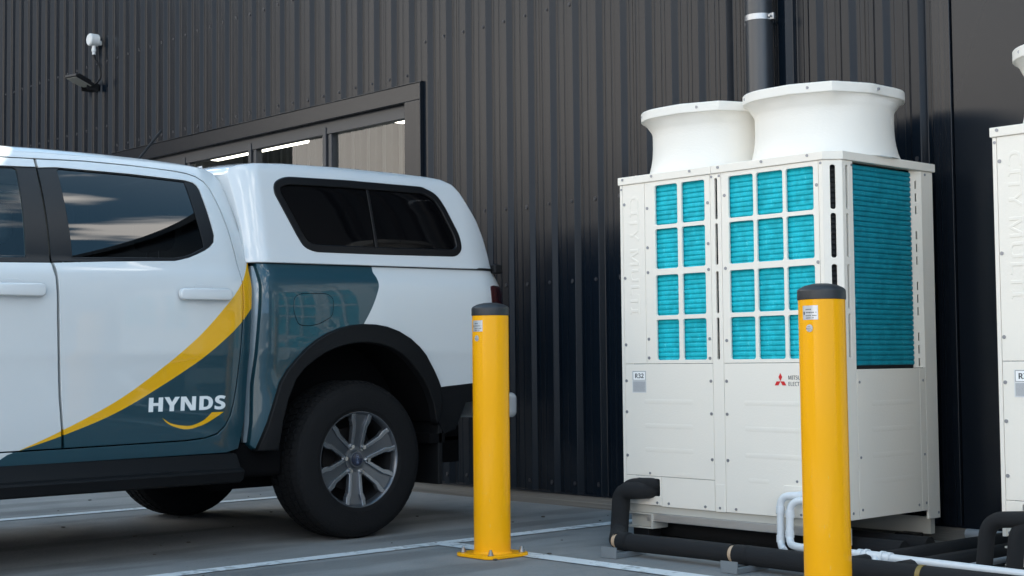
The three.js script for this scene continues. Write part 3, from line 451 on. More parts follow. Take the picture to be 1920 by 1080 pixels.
// a body panel: polygons in (z, y) laid on the side surface x = W(y, z) + off, with a turned-in edge along each loop
function panel(polys, W, { off = 0, cell = 0.05, loops, hole = [], edge = 0.03, r = 0.0022 } = {}) {
  if (!Array.isArray(polys[0][0])) polys = [polys];
  polys = polys.map(ccw); const P = [], N = [], U = [];
  const nrm = (z, y) => { const e = 0.004, n = V3(1, -(W(y + e, z) - W(y - e, z)) / (2 * e), -(W(y, z + e) - W(y, z - e)) / (2 * e)); return n.normalize(); };
  const put = (z, y) => { const n = nrm(z, y), u = uvOf(z, y); P.push(W(y, z) + off, y, z); N.push(n.x, n.y, n.z); U.push(u[0], u[1]); };
  for (const poly of polys) {
    const ys = poly.map((q) => q[1]), y0 = Math.min(...ys), y1 = Math.max(...ys);
    for (let ya = Math.floor(y0 / cell) * cell; ya < y1; ya += cell) {
      let s = clipHalf(clipHalf(poly, 1, ya, true), 1, ya + cell, false); if (s.length < 3) continue;
      const zs = s.map((q) => q[0]), z0 = Math.min(...zs), z1 = Math.max(...zs);
      for (let za = Math.floor(z0 / cell) * cell; za < z1; za += cell) {
        const c = clipHalf(clipHalf(s, 0, za, true), 0, za + cell, false).filter((q, i, a) => { const b = a[(i + 1) % a.length]; return Math.hypot(q[0] - b[0], q[1] - b[1]) > 1e-7; });
        if (c.length < 3 || Math.abs(area(c)) < 1e-9) continue;
        for (const [i, j, k] of THREE.ShapeUtils.triangulateShape(c.map((q) => new THREE.Vector2(...q)), [])) { const A = c[i], B = c[j], C = c[k]; const w = (B[0] - A[0]) * (C[1] - A[1]) - (B[1] - A[1]) * (C[0] - A[0]); for (const q of w < 0 ? [A, B, C] : [A, C, B]) put(q[0], q[1]); }
      }
    }
  }
  const all = [...(loops ?? polys).map((l) => [ccw(l), 1]), ...hole.map((l) => [ccw(l), -1])];
  for (const [l0, sg] of all) {
    const l = resample(l0, 0.03), n2 = normals2(l), lv = [[0, 0, 0], [0.7 * r, 0.35 * r, 0.6], [r, r, 1], [r, edge, 1]];
    const ring = lv.map(([o, d, k]) => l.map(([z, y], i) => { const a = n2[i][0] * sg, b = n2[i][1] * sg, n = nrm(z, y), q = n.clone().multiplyScalar(1 - k * 0.98).add(V3(0, b * k, a * k)).normalize(); return [W(y, z) + off - d, y + b * o, z + a * o, q, z, y]; }));
    for (let k = 0; k < 3; k++) for (let i = 0; i < l.length; i++) { const j = (i + 1) % l.length, a = ring[k][i], b = ring[k][j], c = ring[k + 1][j], d = ring[k + 1][i]; for (const v of sg > 0 ? [a, b, c, a, c, d] : [a, c, b, a, d, c]) { P.push(v[0], v[1], v[2]); N.push(v[3].x, v[3].y, v[3].z); const u = uvOf(v[4], v[5]); U.push(u[0], u[1]); } }
  }
  const g = new THREE.BufferGeometry(); g.setAttribute('position', new THREE.Float32BufferAttribute(P, 3)); g.setAttribute('normal', new THREE.Float32BufferAttribute(N, 3)); g.setAttribute('uv', new THREE.Float32BufferAttribute(U, 2)); return g;
}
function mirror(g) { const m = g.clone(), p = m.attributes.position, n = m.attributes.normal; for (let i = 0; i < p.count; i++) { p.setX(i, -p.getX(i)); n.setX(i, -n.getX(i)); } const sw = (a) => { const s = a.itemSize, v = a.array; for (let i = 0; i < a.count; i += 3) for (let k = 0; k < s; k++) { const t = v[(i + 1) * s + k]; v[(i + 1) * s + k] = v[(i + 2) * s + k]; v[(i + 2) * s + k] = t; } }; Object.values(m.attributes).forEach(sw); return m; }
// both sides of the truck: the near side with its vinyl, the far side plain
function both(name, g, near, far, pn = truck, pf = truck) { g = Array.isArray(g) ? merge(g) : g.index ? g.toNonIndexed() : g; const m = mirror(g); return [tm(name, g, near, pn), tm(name, m, far, pf)]; }
function surf(rows, flip, uv) {                          // surface through rows of 3D points
  const P = [], I = [], m = rows[0].length; rows.forEach((r, j) => r.forEach((p, i) => { P.push(...p); if (j < rows.length - 1 && i < m - 1) { const a = j * m + i, b = a + 1, c = a + m, d = c + 1; flip ? I.push(a, b, c, b, d, c) : I.push(a, c, b, b, c, d); } }));
  const g = new THREE.BufferGeometry(); g.setAttribute('position', new THREE.Float32BufferAttribute(P, 3)); g.setIndex(I); g.computeVertexNormals(); const q = g.toNonIndexed(); q.setAttribute('uv', new THREE.Float32BufferAttribute(new Float32Array(q.attributes.position.count * 2), 2)); return q;
}
// ---- doors
const rearTop = [[3.436, 1.786], [3.206, 1.796], [2.986, 1.795], [2.85, 1.791], [2.758, 1.786], [2.690, 1.779], [2.645, 1.766], [2.612, 1.743], [2.592, 1.708], [2.573, 1.615], [2.559, 1.506], [2.549, 1.377], [2.545, 1.321], [2.541, 1.265], [2.540, 1.209], [2.543, 1.076], [2.553, 0.943], [2.567, 0.778], [2.581, 0.691], [2.596, 0.634], [2.622, 0.586], [2.66, 0.552], [2.72, 0.534], [2.82, 0.526], [3.10, 0.521], [3.409, 0.517], [3.413, 0.566], [3.435, 0.748], [3.449, 0.929], [3.456, 1.10], [3.457, 1.179], [3.459, 1.25], [3.464, 1.294], [3.470, 1.312]];
const blackRear = [[2.877, 1.343], [2.805, 1.360], [2.758, 1.378], [2.711, 1.399], [2.680, 1.417], [2.655, 1.440], [2.644, 1.473], [2.646, 1.58], [2.650, 1.697], [2.657, 1.718], [2.671, 1.732], [2.717, 1.741], [3.0, 1.750], [3.354, 1.751], [3.440, 1.742]];
const belt = [[3.470, 1.312], [3.2, 1.328], [3.0, 1.338]];
const rearDoor = [...rearTop, ...belt.slice(1), ...blackRear];
const rearBlack = [[3.440, 1.742], [3.472, 1.316], ...belt.slice(1), ...blackRear.slice(0, -1)];
const rearGlass = [[3.352, 1.737], [3.338, 1.747], [3.0, 1.745], [2.713, 1.735], [2.712, 1.552], [2.708, 1.413], [2.740, 1.397], [2.777, 1.380], [2.820, 1.365], [2.874, 1.355], [3.1, 1.349], [3.373, 1.338]];
const frontDoor = [[3.446, 1.786], [3.448, 1.744], [3.53, 1.740], [3.75, 1.730], [3.95, 1.690], [4.10, 1.620], [4.50, 1.316], [4.46, 1.298], [4.0, 1.296], [3.70, 1.305], [3.478, 1.312], [3.468, 1.25], [3.465, 1.179], [3.464, 1.10], [3.457, 0.929], [3.443, 0.748], [3.421, 0.566], [3.417, 0.517], [3.691, 0.514], [4.45, 0.510], [4.56, 0.56], [4.60, 0.75], [4.62, 1.10], [4.60, 1.30], [4.15, 1.655], [3.98, 1.735], [3.80, 1.765], [3.622, 1.779]];
const frontBlack = [[3.449, 1.743], [3.53, 1.739], [3.75, 1.729], [3.95, 1.689], [4.10, 1.619], [4.495, 1.316], [4.46, 1.299], [4.0, 1.297], [3.70, 1.306], [3.480, 1.313]];
const frontGlass = [[3.540, 1.726], [3.555, 1.735], [3.75, 1.717], [3.93, 1.675], [4.08, 1.60], [4.42, 1.335], [4.0, 1.325], [3.70, 1.324], [3.582, 1.330]];
function door(poly, black, glass, glassMat, hz, name) {
  const g = panel(inset(poly, 0.004), cabW), [a, b] = both(name, g, M.wrap, M.paint);
  const hb = inset(black, 0.001), hg = inset(glass, -0.001);
  // black surround split above and below the glass so that the pane sits in a real opening
  const bl = panel(bridge(hb, hg), cabW, { off: -0.006, loops: [hb], hole: [hg], edge: 0.014 });
  both('window_surround', bl, M.gloss, M.gloss, a, b);
  both('window_pane', panel(inset(glass, -0.004), cabW, { off: -0.0115, edge: 0.001 }), glassMat, glassMat, a, b);
  // handle: a bar on two posts over a shallow cup
  const hy = 1.191, bar = round2([[hz - 0.128, hy - 0.022], [hz + 0.128, hy - 0.022], [hz + 0.128, hy + 0.018], [hz - 0.128, hy + 0.022]], 0.018);
  const h = panel(bar, (y, z) => cabW(y, z) - 0.9 * sq(Math.abs(z - hz) - 0.02) * 0.9 - 6 * sq(Math.abs(y - hy) - 0.004), { off: 0.042, edge: 0.022, r: 0.006, cell: 0.015 });
  both('handle', h, M.paint, M.paint, a, b);
  const rr = round2([[hz - 0.05, hy - 0.047], [hz + 0.05, hy - 0.047], [hz + 0.05, hy + 0.043], [hz - 0.05, hy + 0.043]], 0.03);
  both('handle_cup', panel(rr, cabW, { off: 0.0006, edge: 0.001, cell: 0.03 }), M.paint, M.paint, a, b);
}
function bridge(outer, hole) {                           // ring between two loops as two polygons, cut along a vertical through the hole
  const o = ccw(outer), h = ccw(hole), cz = h.reduce((s, q) => s + q[0], 0) / h.length;
  const cut = (p, lo) => clipHalf(p, 0, cz, !lo);
  const out = [];
  for (const lo of [true, false]) { // polygon with the hole biting in from the cut line
    const po = cut(o, lo), ph = cut(h, lo), on = (q) => Math.abs(q[0] - cz) < 1e-9;
    const rot = (p) => { for (let i = 0; i < p.length; i++) { const a = p[i], b = p[(i + 1) % p.length]; if (on(a) && on(b)) return [...p.slice(i + 1), ...p.slice(0, i + 1)]; } return p; };
    const A = rot(po), B = rot(ph).reverse(); out.push([...A, ...B]);
  }
  return out;
}
door(rearDoor, rearBlack, rearGlass, M.privacy, 2.757, 'door');
door(frontDoor, frontBlack, frontGlass, M.tint, 3.66, 'door');
// ---- cab side frame around the doors: rail, rear pillar, sill
const cabRear = [[2.574, 1.812], [2.530, 1.790], [2.500, 1.757], [2.484, 1.710], [2.472, 1.658], [2.464, 1.59], [2.458, 1.519], [2.456, 1.432], [2.464, 1.36], [2.476, 1.31], [2.478, 1.27], [2.478, 1.222], [2.484, 1.138], [2.491, 0.987], [2.497, 0.876], [2.501, 0.777], [2.504, 0.68], [2.510, 0.602], [2.522, 0.53], [2.534, 0.478]];
const pillar = [...cabRear, [2.60, 0.462], [3.2, 0.458], [3.7, 0.455], [4.50, 0.45], [4.58, 0.48], [4.56, 0.55], [4.45, 0.505], [3.691, 0.508], [3.409, 0.511], [2.82, 0.520], [2.72, 0.528], [2.656, 0.546], [2.617, 0.582], [2.590, 0.632], [2.575, 0.691], [2.561, 0.778], [2.547, 0.943], [2.537, 1.076], [2.534, 1.209], [2.535, 1.265], [2.539, 1.321], [2.543, 1.377], [2.553, 1.506], [2.567, 1.615], [2.586, 1.710], [2.607, 1.748], [2.642, 1.771], [2.688, 1.784], [2.758, 1.791], [2.986, 1.800], [3.206, 1.801], [3.436, 1.791], [3.622, 1.784], [3.80, 1.770], [3.98, 1.740], [4.15, 1.660], [4.60, 1.306], [4.66, 1.30], [4.20, 1.68], [4.02, 1.765], [3.82, 1.800], [3.62, 1.815], [3.3, 1.824], [3.0, 1.826], [2.75, 1.823], [2.65, 1.820]];
both('cab_frame', panel(pillar, cabW, { edge: 0.035 }), M.wrap, M.paint);
{ // roof skin from rail to rail, then the rear wall, windscreen and bonnet
  const rows = [], rear = [[2.560, 1.806, 1.822], [2.585, 1.817, 1.838], [2.62, 1.8195, 1.850], [2.70, 1.821, 1.862], [2.85, 1.8245, 1.873], [3.1, 1.826, 1.879], [3.4, 1.821, 1.880], [3.7, 1.809, 1.872], [3.9, 1.788, 1.854], [4.02, 1.765, 1.836], [4.08, 1.745, 1.815]];
  for (const [z, ys, yc] of rear) { const w = cabW(ys, z) + 0.002, r = []; for (let i = 0; i <= 40; i++) { const t = i / 40 * 2 - 1, a = Math.abs(t); r.push([w * t, ys - 0.001 + (yc - ys) * Math.pow(1 - Math.pow(a, 3.2), 0.62), z]); } rows.push(r); }
  tm('roof', surf(rows), M.paint);
  const back = []; for (const [z, y] of [[2.574, 1.83], ...cabRear]) { const w = cabW(Math.min(y, 1.82), z) - 0.002, r = []; for (let i = 0; i <= 12; i++) r.push([w * (i / 6 - 1), y, z + 0.004 - 0.03 * (1 - sq(Math.abs(i / 6 - 1)))]); back.push(r); }
  tm('cab_back', surf(back, true), M.paint);
  tm('rear_window', rbox(-0.6, 0.6, 1.38, 1.70, 2.415, 2.43, 0.004), M.canopyGlass);
  const ws = []; for (let j = 0; j <= 8; j++) { const t = j / 8, y = mix(1.80, 1.21, t), z = mix(4.05, 4.86, t) - 0.03 * Math.sin(t * 3.14), r = []; for (let i = 0; i <= 16; i++) { const s = i / 8 - 1; r.push([mix(0.66, 0.80, t) * s, y + 0.02 * (1 - s * s), z + 0.10 * (1 - s * s)]); } ws.push(r); }
  tm('windscreen', surf(ws), M.tint);
  const hood = []; for (let j = 0; j <= 10; j++) { const t = j / 10, z = mix(4.84, 6.02, t), r = []; for (let i = 0; i <= 24; i++) { const s = i / 12 - 1, a = Math.abs(s); r.push([mix(0.86, 0.78, t) * s, mix(1.235, 1.09, t * t) - 0.055 * Math.pow(a, 4) + 0.018 * smooth(0.72, 0.60, a) - 0.05 * sq((t - 0.8) / 0.2), z]); } hood.push(r); }
  tm('bonnet', surf(hood), M.paint);
  const fz = 5.13, arch = []; for (let i = 0; i <= 20; i++) { const a = i / 20 * Math.PI; arch.push([fz + 0.46 * Math.cos(a), 0.42 + 0.50 * Math.sin(a)]); }
  both('front_wing', panel([[4.57, 0.48], [4.60, 0.56], [4.625, 1.10], [4.61, 1.29], [4.86, 1.20], [5.5, 1.14], [6.0, 1.05], [6.02, 0.55], [5.62, 0.42], ...arch, [4.60, 0.42]], (y, z) => cabW(y, z) + 0.012, { edge: 0.03 }), M.paint, M.paint);
  const fl = arch.map(([z, y]) => [fz + (z - fz) * 1.15, 0.42 + (y - 0.42) * 1.15]); both('wheel_arch_trim', panel([...arch, ...fl.reverse()], (y, z) => cabW(y, z) + 0.012, { off: 0.014, edge: 0.03, r: 0.006 }), M.trim, M.trim);
  tm('front_grille', [rbox(-0.55, 0.55, 0.74, 1.02, 6.05, 6.14, 0.03), rbox(-0.88, 0.88, 0.86, 0.91, 6.07, 6.16, 0.01)], M.trim);
  tm('front_bumper', [rbox(-0.86, 0.86, 0.40, 0.74, 5.75, 6.17, 0.08, 4)], M.trim);
  tm('nose_panel', rbox(-0.86, 0.86, 0.72, 1.06, 5.7, 6.06, 0.05, 4), M.paint);
  for (const s of [-1, 1]) { tm('headlight', rbox(s * 0.73 - 0.13, s * 0.73 + 0.13, 0.80, 1.03, 5.98, 6.09, 0.03, 3), M.gloss); tm('door_mirror', rbox(s * 1.06 - 0.11, s * 1.06 + 0.11, 1.24, 1.44, 4.30, 4.42, 0.04, 4), M.paint); tm('mirror_arm', rbox(s * 0.93 - 0.06, s * 0.93 + 0.06, 1.25, 1.30, 4.34, 4.40, 0.01), M.trim); }
}
// dark inner body behind the panel gaps, floor and chassis
both('inner_body', panel([[2.56, 0.50], [4.6, 0.50], [4.6, 1.28], [2.56, 1.28]], cabW, { off: -0.045, edge: 0.002, cell: 0.1 }), M.dark, M.dark);
both('door_pillar', box(0.66, 0.86, 0.5, 1.35, 3.40, 3.52), M.dark, M.dark);
tm('floor_pan', [box(-0.86, 0.86, 0.42, 0.50, 2.56, 4.9), box(-0.62, 0.62, 0.32, 0.46, 0.95, 5.9), box(-0.86, 0.86, 0.5, 1.2, 4.75, 4.9), box(-0.7, 0.7, 0.42, 1.05, 4.9, 5.7)], M.dark);
tm('chassis_rails', [box(-0.52, -0.42, 0.34, 0.50, 0.95, 5.9), box(0.42, 0.52, 0.34, 0.50, 0.95, 5.9), cyl(0.05, 0.05, 1.6, 10, 0, 0.39, 1.86, 'x'), (() => { const g = new THREE.SphereGeometry(0.14, 14, 10); g.translate(0.05, 0.38, 1.86); return g; })(), box(0.50, 0.60, 0.26, 0.34, 1.3, 2.5), box(-0.60, -0.50, 0.26, 0.34, 1.3, 2.5)], M.dark);
tm('fuel_tank', rbox(0.46, 0.84, 0.33, 0.50, 2.25, 2.54, 0.03), M.dark);
for (const [x, z] of [[0.38, 3.52], [-0.38, 3.52], [0.42, 2.72], [-0.42, 2.72]]) {
  const s = subgroup('seat', truck);
  tm('backrest', (() => { const g = rbox(x - 0.25, x + 0.25, 0.70, 1.36, z - 0.07, z + 0.07, 0.06, 4); return g; })(), M.seat, s); tm('cushion', rbox(x - 0.26, x + 0.26, 0.52, 0.72, z, z + 0.5, 0.06, 4), M.seat, s);
  tm('headrest', [rbox(x - 0.14, x + 0.14, 1.42, 1.60, z - 0.06, z + 0.05, 0.05, 4)], M.seat, s); tm('headrest_post', [cyl(0.007, 0.007, 0.14, 8, x - 0.06, 1.38, z), cyl(0.007, 0.007, 0.14, 8, x + 0.06, 1.38, z)], M.chromeNut, s);
}
tm('dashboard', rbox(-0.75, 0.75, 0.9, 1.22, 4.3, 4.75, 0.06, 3), M.seat);
{ const g = new THREE.TorusGeometry(0.185, 0.015, 8, 28); g.rotateX(-0.45); g.translate(-0.38, 1.12, 4.2); tm('steering_wheel', g, M.seat); }
// ---- load bed side
const arcO = [[2.432, 0.466], [2.381, 0.632], [2.333, 0.777], [2.296, 0.835], [2.249, 0.886], [2.194, 0.937], [2.133, 0.978], [2.066, 1.012], [1.997, 1.035], [1.927, 1.050], [1.856, 1.056], [1.783, 1.054], [1.711, 1.044], [1.634, 1.021], [1.562, 0.986], [1.506, 0.946], [1.458, 0.900], [1.404, 0.827], [1.372, 0.775], [1.356, 0.744]];
const arcI = [[2.345, 0.466], [2.332, 0.60], [2.306, 0.700], [2.262, 0.800], [2.215, 0.852], [2.161, 0.891], [2.105, 0.924], [2.041, 0.949], [1.980, 0.965], [1.918, 0.975], [1.840, 0.978], [1.759, 0.970], [1.69, 0.952], [1.626, 0.921], [1.572, 0.885], [1.524, 0.841], [1.475, 0.790], [1.433, 0.734], [1.395, 0.65], [1.372, 0.559]];
const bedSide = [[2.434, 1.349], [1.9, 1.356], [0.910, 1.366], [0.880, 1.320], [0.859, 1.283], [0.98, 1.279], [0.985, 1.20], [0.985, 1.00], [0.965, 0.90], [0.853, 0.890], [0.843, 0.771], [1.10, 0.757], [1.356, 0.738], ...arcO.slice().reverse(), [2.44, 0.474], [2.456, 0.49], [2.452, 0.60], [2.454, 0.776], [2.448, 0.876], [2.436, 1.110], [2.430, 1.240]];
const [bedN, bedF] = both('bed_side', panel(bedSide, bedW, { edge: 0.05, r: 0.005 }), M.wrap, M.paint);
both('bed_front_flange', panel([[2.446, 1.335], [2.428, 1.335], [2.426, 1.10], [2.440, 0.80], [2.450, 0.50], [2.470, 0.50], [2.470, 0.78], [2.462, 1.10], [2.460, 1.24]], bedW, { off: -0.022, edge: 0.02 }), phys({ color: lin(0.22, 0.27, 0.30), roughness: 0.3, clearcoat: 1 }), M.paint, bedN, bedF);
const fuelO = round2([[2.268, 1.120], [2.262, 1.190], [2.225, 1.207], [2.070, 1.210], [2.036, 1.190], [2.034, 1.150], [2.042, 1.099], [2.121, 1.060], [2.177, 1.051], [2.240, 1.056]], 0.02, 3);
both('fuel_door', panel(inset(fuelO, 0.0025), bedW, { off: 0.0012, edge: 0.004, r: 0.0015, cell: 0.03 }), M.wrap, M.paint, bedN, bedF);
both('fuel_door_gap', panel(bridge(inset(fuelO, -0.0015), inset(fuelO, 0.0035)), bedW, { off: 0.0006, loops: [], edge: 0.001, cell: 0.03 }), M.dark, M.dark, bedN, bedF);
both('wheel_arch_trim', panel([...arcO, [1.345, 0.66], ...arcI.slice().reverse()], bedW, { off: 0.020, edge: 0.05, r: 0.008 }), M.trim, M.trim);
both('mudflap', rbox(0.64, 0.92, 0.235, 0.62, 1.315, 1.345, 0.006), M.trim, M.trim);
{ // wheel liner
  const rows = []; for (const x of [0.935, 0.62]) rows.push(arcI.map(([z, y]) => [x, y + 0.004, z])); both('wheel_liner', [surf(rows, true), box(0.60, 0.62, 0.40, 1.15, 1.30, 2.45), box(0.60, 0.92, 0.45, 0.50, 1.30, 1.40)], M.dark, M.dark);
}
tm('bed_floor', [box(-0.60, 0.60, 0.72, 0.78, 0.95, 2.44), box(-0.90, 0.90, 0.5, 1.33, 2.40, 2.425), box(-0.90, 0.90, 1.10, 1.16, 0.95, 2.44), box(-0.62, 0.62, 0.44, 0.52, 0.95, 2.44)], M.dark);
both('rear_cladding', panel([[1.350, 0.735], [1.10, 0.753], [0.845, 0.767], [0.85, 0.70], [1.16, 0.66], [1.22, 0.52], [1.30, 0.50], [1.345, 0.56]], bedW, { off: 0.004, edge: 0.06, r: 0.006 }), M.trim, M.trim);
tm('tailgate', rbox(-0.80, 0.80, 0.74, 1.33, 0.80, 0.86, 0.02, 3), phys({ color: lin(0.007, 0.045, 0.065), ...paintO }));
both('tail_lamp', panel(round2([[0.980, 0.905], [0.980, 1.265], [0.945, 1.276], [0.862, 1.274], [0.834, 1.235], [0.834, 0.93], [0.850, 0.895]], 0.02, 3), bedW, { off: 0.004, edge: 0.16, r: 0.01, cell: 0.03 }), M.lamp, M.lamp);
tm('rear_bumper', [rbox(-0.87, 0.87, 0.56, 0.70, 0.72, 0.90, 0.035, 4), rbox(-0.5, 0.5, 0.60, 0.73, 0.68, 0.80, 0.02, 3)], phys({ color: lin(0.62, 0.64, 0.66), roughness: 0.2, metalness: 0.3, clearcoat: 1 }));
tm('tow_bar', [rbox(-0.06, 0.06, 0.46, 0.54, 0.62, 1.2, 0.01), cyl(0.025, 0.025, 0.06, 12, 0, 0.6, 0.64)], M.trim);
// ---- side step
both('side_step', [(() => { const pr = [[0.82, 0.462], [0.895, 0.455], [0.905, 0.44], [0.935, 0.39], [0.965, 0.382], [0.972, 0.372], [0.960, 0.330], [0.945, 0.322], [0.84, 0.322]], rows = []; for (const [z, k] of [[2.535, 0.0], [2.545, 0.9], [2.56, 1], [4.58, 1], [4.60, 0.9]]) rows.push([...pr, pr[0]].map(([x, y]) => [mix(0.88, x, k || 0.001), mix(0.39, y, k || 0.001), z])); return toCreasedNormals(surf(rows, true), 0.6); })(), box(0.5, 0.86, 0.36, 0.42, 2.75, 2.85), box(0.5, 0.86, 0.36, 0.42, 4.2, 4.3)], M.trim, M.trim);
// ---- canopy over the load bed
const canO = [[2.503, 1.785], [2.490, 1.81], [2.46, 1.824], [2.381, 1.838], [2.2, 1.851], [1.851, 1.862], [1.5, 1.862], [1.30, 1.857], [1.20, 1.848], [1.14, 1.825], [1.103, 1.785], [1.071, 1.735], [1.002, 1.635], [0.958, 1.536], [0.932, 1.440], [0.925, 1.374], [1.7, 1.366], [2.478, 1.357], [2.476, 1.422], [2.477, 1.518], [2.489, 1.656]];
const canWin = round2([[2.300, 1.700], [2.292, 1.752], [2.222, 1.784], [1.846, 1.794], [1.356, 1.796], [1.270, 1.765], [1.225, 1.695], [1.155, 1.545], [1.150, 1.470], [1.195, 1.433], [1.700, 1.422], [2.101, 1.418], [2.165, 1.436], [2.200, 1.494]], [0.02, 0.04, 0.04, 0.02, 0.02, 0.04, 0.02, 0.03, 0.03, 0.03, 0.02, 0.02, 0.03, 0.02], 4);
const canopy = subgroup('canopy', truck);
both('canopy_side', panel(bridge(canO, canWin), canW, { loops: [canO], hole: [canWin], edge: 0.025, r: 0.006, cell: 0.04 }), M.paint, M.paint, canopy, canopy);
both('window_frame', panel(bridge(inset(canWin, 0.001), inset(canWin, 0.030)), canW, { off: 0.004, loops: [inset(canWin, 0.001)], hole: [inset(canWin, 0.030)], edge: 0.02, r: 0.006, cell: 0.03 }), M.gloss, M.gloss, canopy, canopy);
{ const w = inset(canWin, 0.028), lo = clipHalf(w, 0, 1.72, false), hi = clipHalf(w, 0, 1.726, true); for (const [p, o] of [[lo, -0.008], [hi, -0.012]]) both('window_pane', panel(p, canW, { off: o, edge: 0.004, r: 0.001, cell: 0.04 }), M.canopyGlass, M.canopyGlass, canopy, canopy);
  both('pane_divider', panel([[1.716, 1.785], [1.728, 1.785], [1.722, 1.43], [1.710, 1.43]], canW, { off: -0.004, edge: 0.006, cell: 0.04 }), M.gloss, M.gloss, canopy, canopy); }
{ const rows = []; for (const [z, y, yc] of [[2.505, 1.783, 1.800], [2.493, 1.809, 1.828], [2.462, 1.8225, 1.850], [2.381, 1.8365, 1.872], [2.2, 1.8495, 1.892], [1.851, 1.8605, 1.908], [1.5, 1.8605, 1.908], [1.30, 1.8555, 1.898], [1.20, 1.8465, 1.88], [1.14, 1.8235, 1.85], [1.103, 1.783, 1.80]]) { const w = canW(y, z) + 0.001, r = []; for (let i = 0; i <= 32; i++) { const t = i / 16 - 1; r.push([w * t, y - 0.001 + (yc - y) * Math.pow(1 - Math.pow(Math.abs(t), 3), 0.7), z]); } rows.push(r); }
  tm('canopy_roof', surf(rows), M.paint, canopy);
  const face = (pts, flip) => { const r = []; for (const [z, y] of pts) { const w = canW(y, z) - 0.001, q = []; for (let i = 0; i <= 10; i++) q.push([w * (i / 5 - 1), y, z]); r.push(q); } return surf(r, flip); };
  tm('canopy_front', face([[2.503, 1.795], [2.489, 1.656], [2.477, 1.518], [2.476, 1.422], [2.478, 1.357]], false), M.paint, canopy);
  tm('canopy_rear_door', face([[1.120, 1.80], [1.071, 1.735], [1.002, 1.635], [0.958, 1.536], [0.932, 1.440], [0.925, 1.374]], true), M.canopyGlass, canopy); }
both('canopy_seal', panel([[2.47, 1.3495], [0.912, 1.366], [0.915, 1.374], [2.474, 1.3575]], (y, z) => bedW(1.35, z), { off: 0.006, edge: 0.04, r: 0.002 }), M.black, M.black, canopy, canopy);
tm('canopy_handle', rbox(0.8, 0.9, 1.35, 1.40, 0.86, 0.92, 0.01), M.black, canopy);
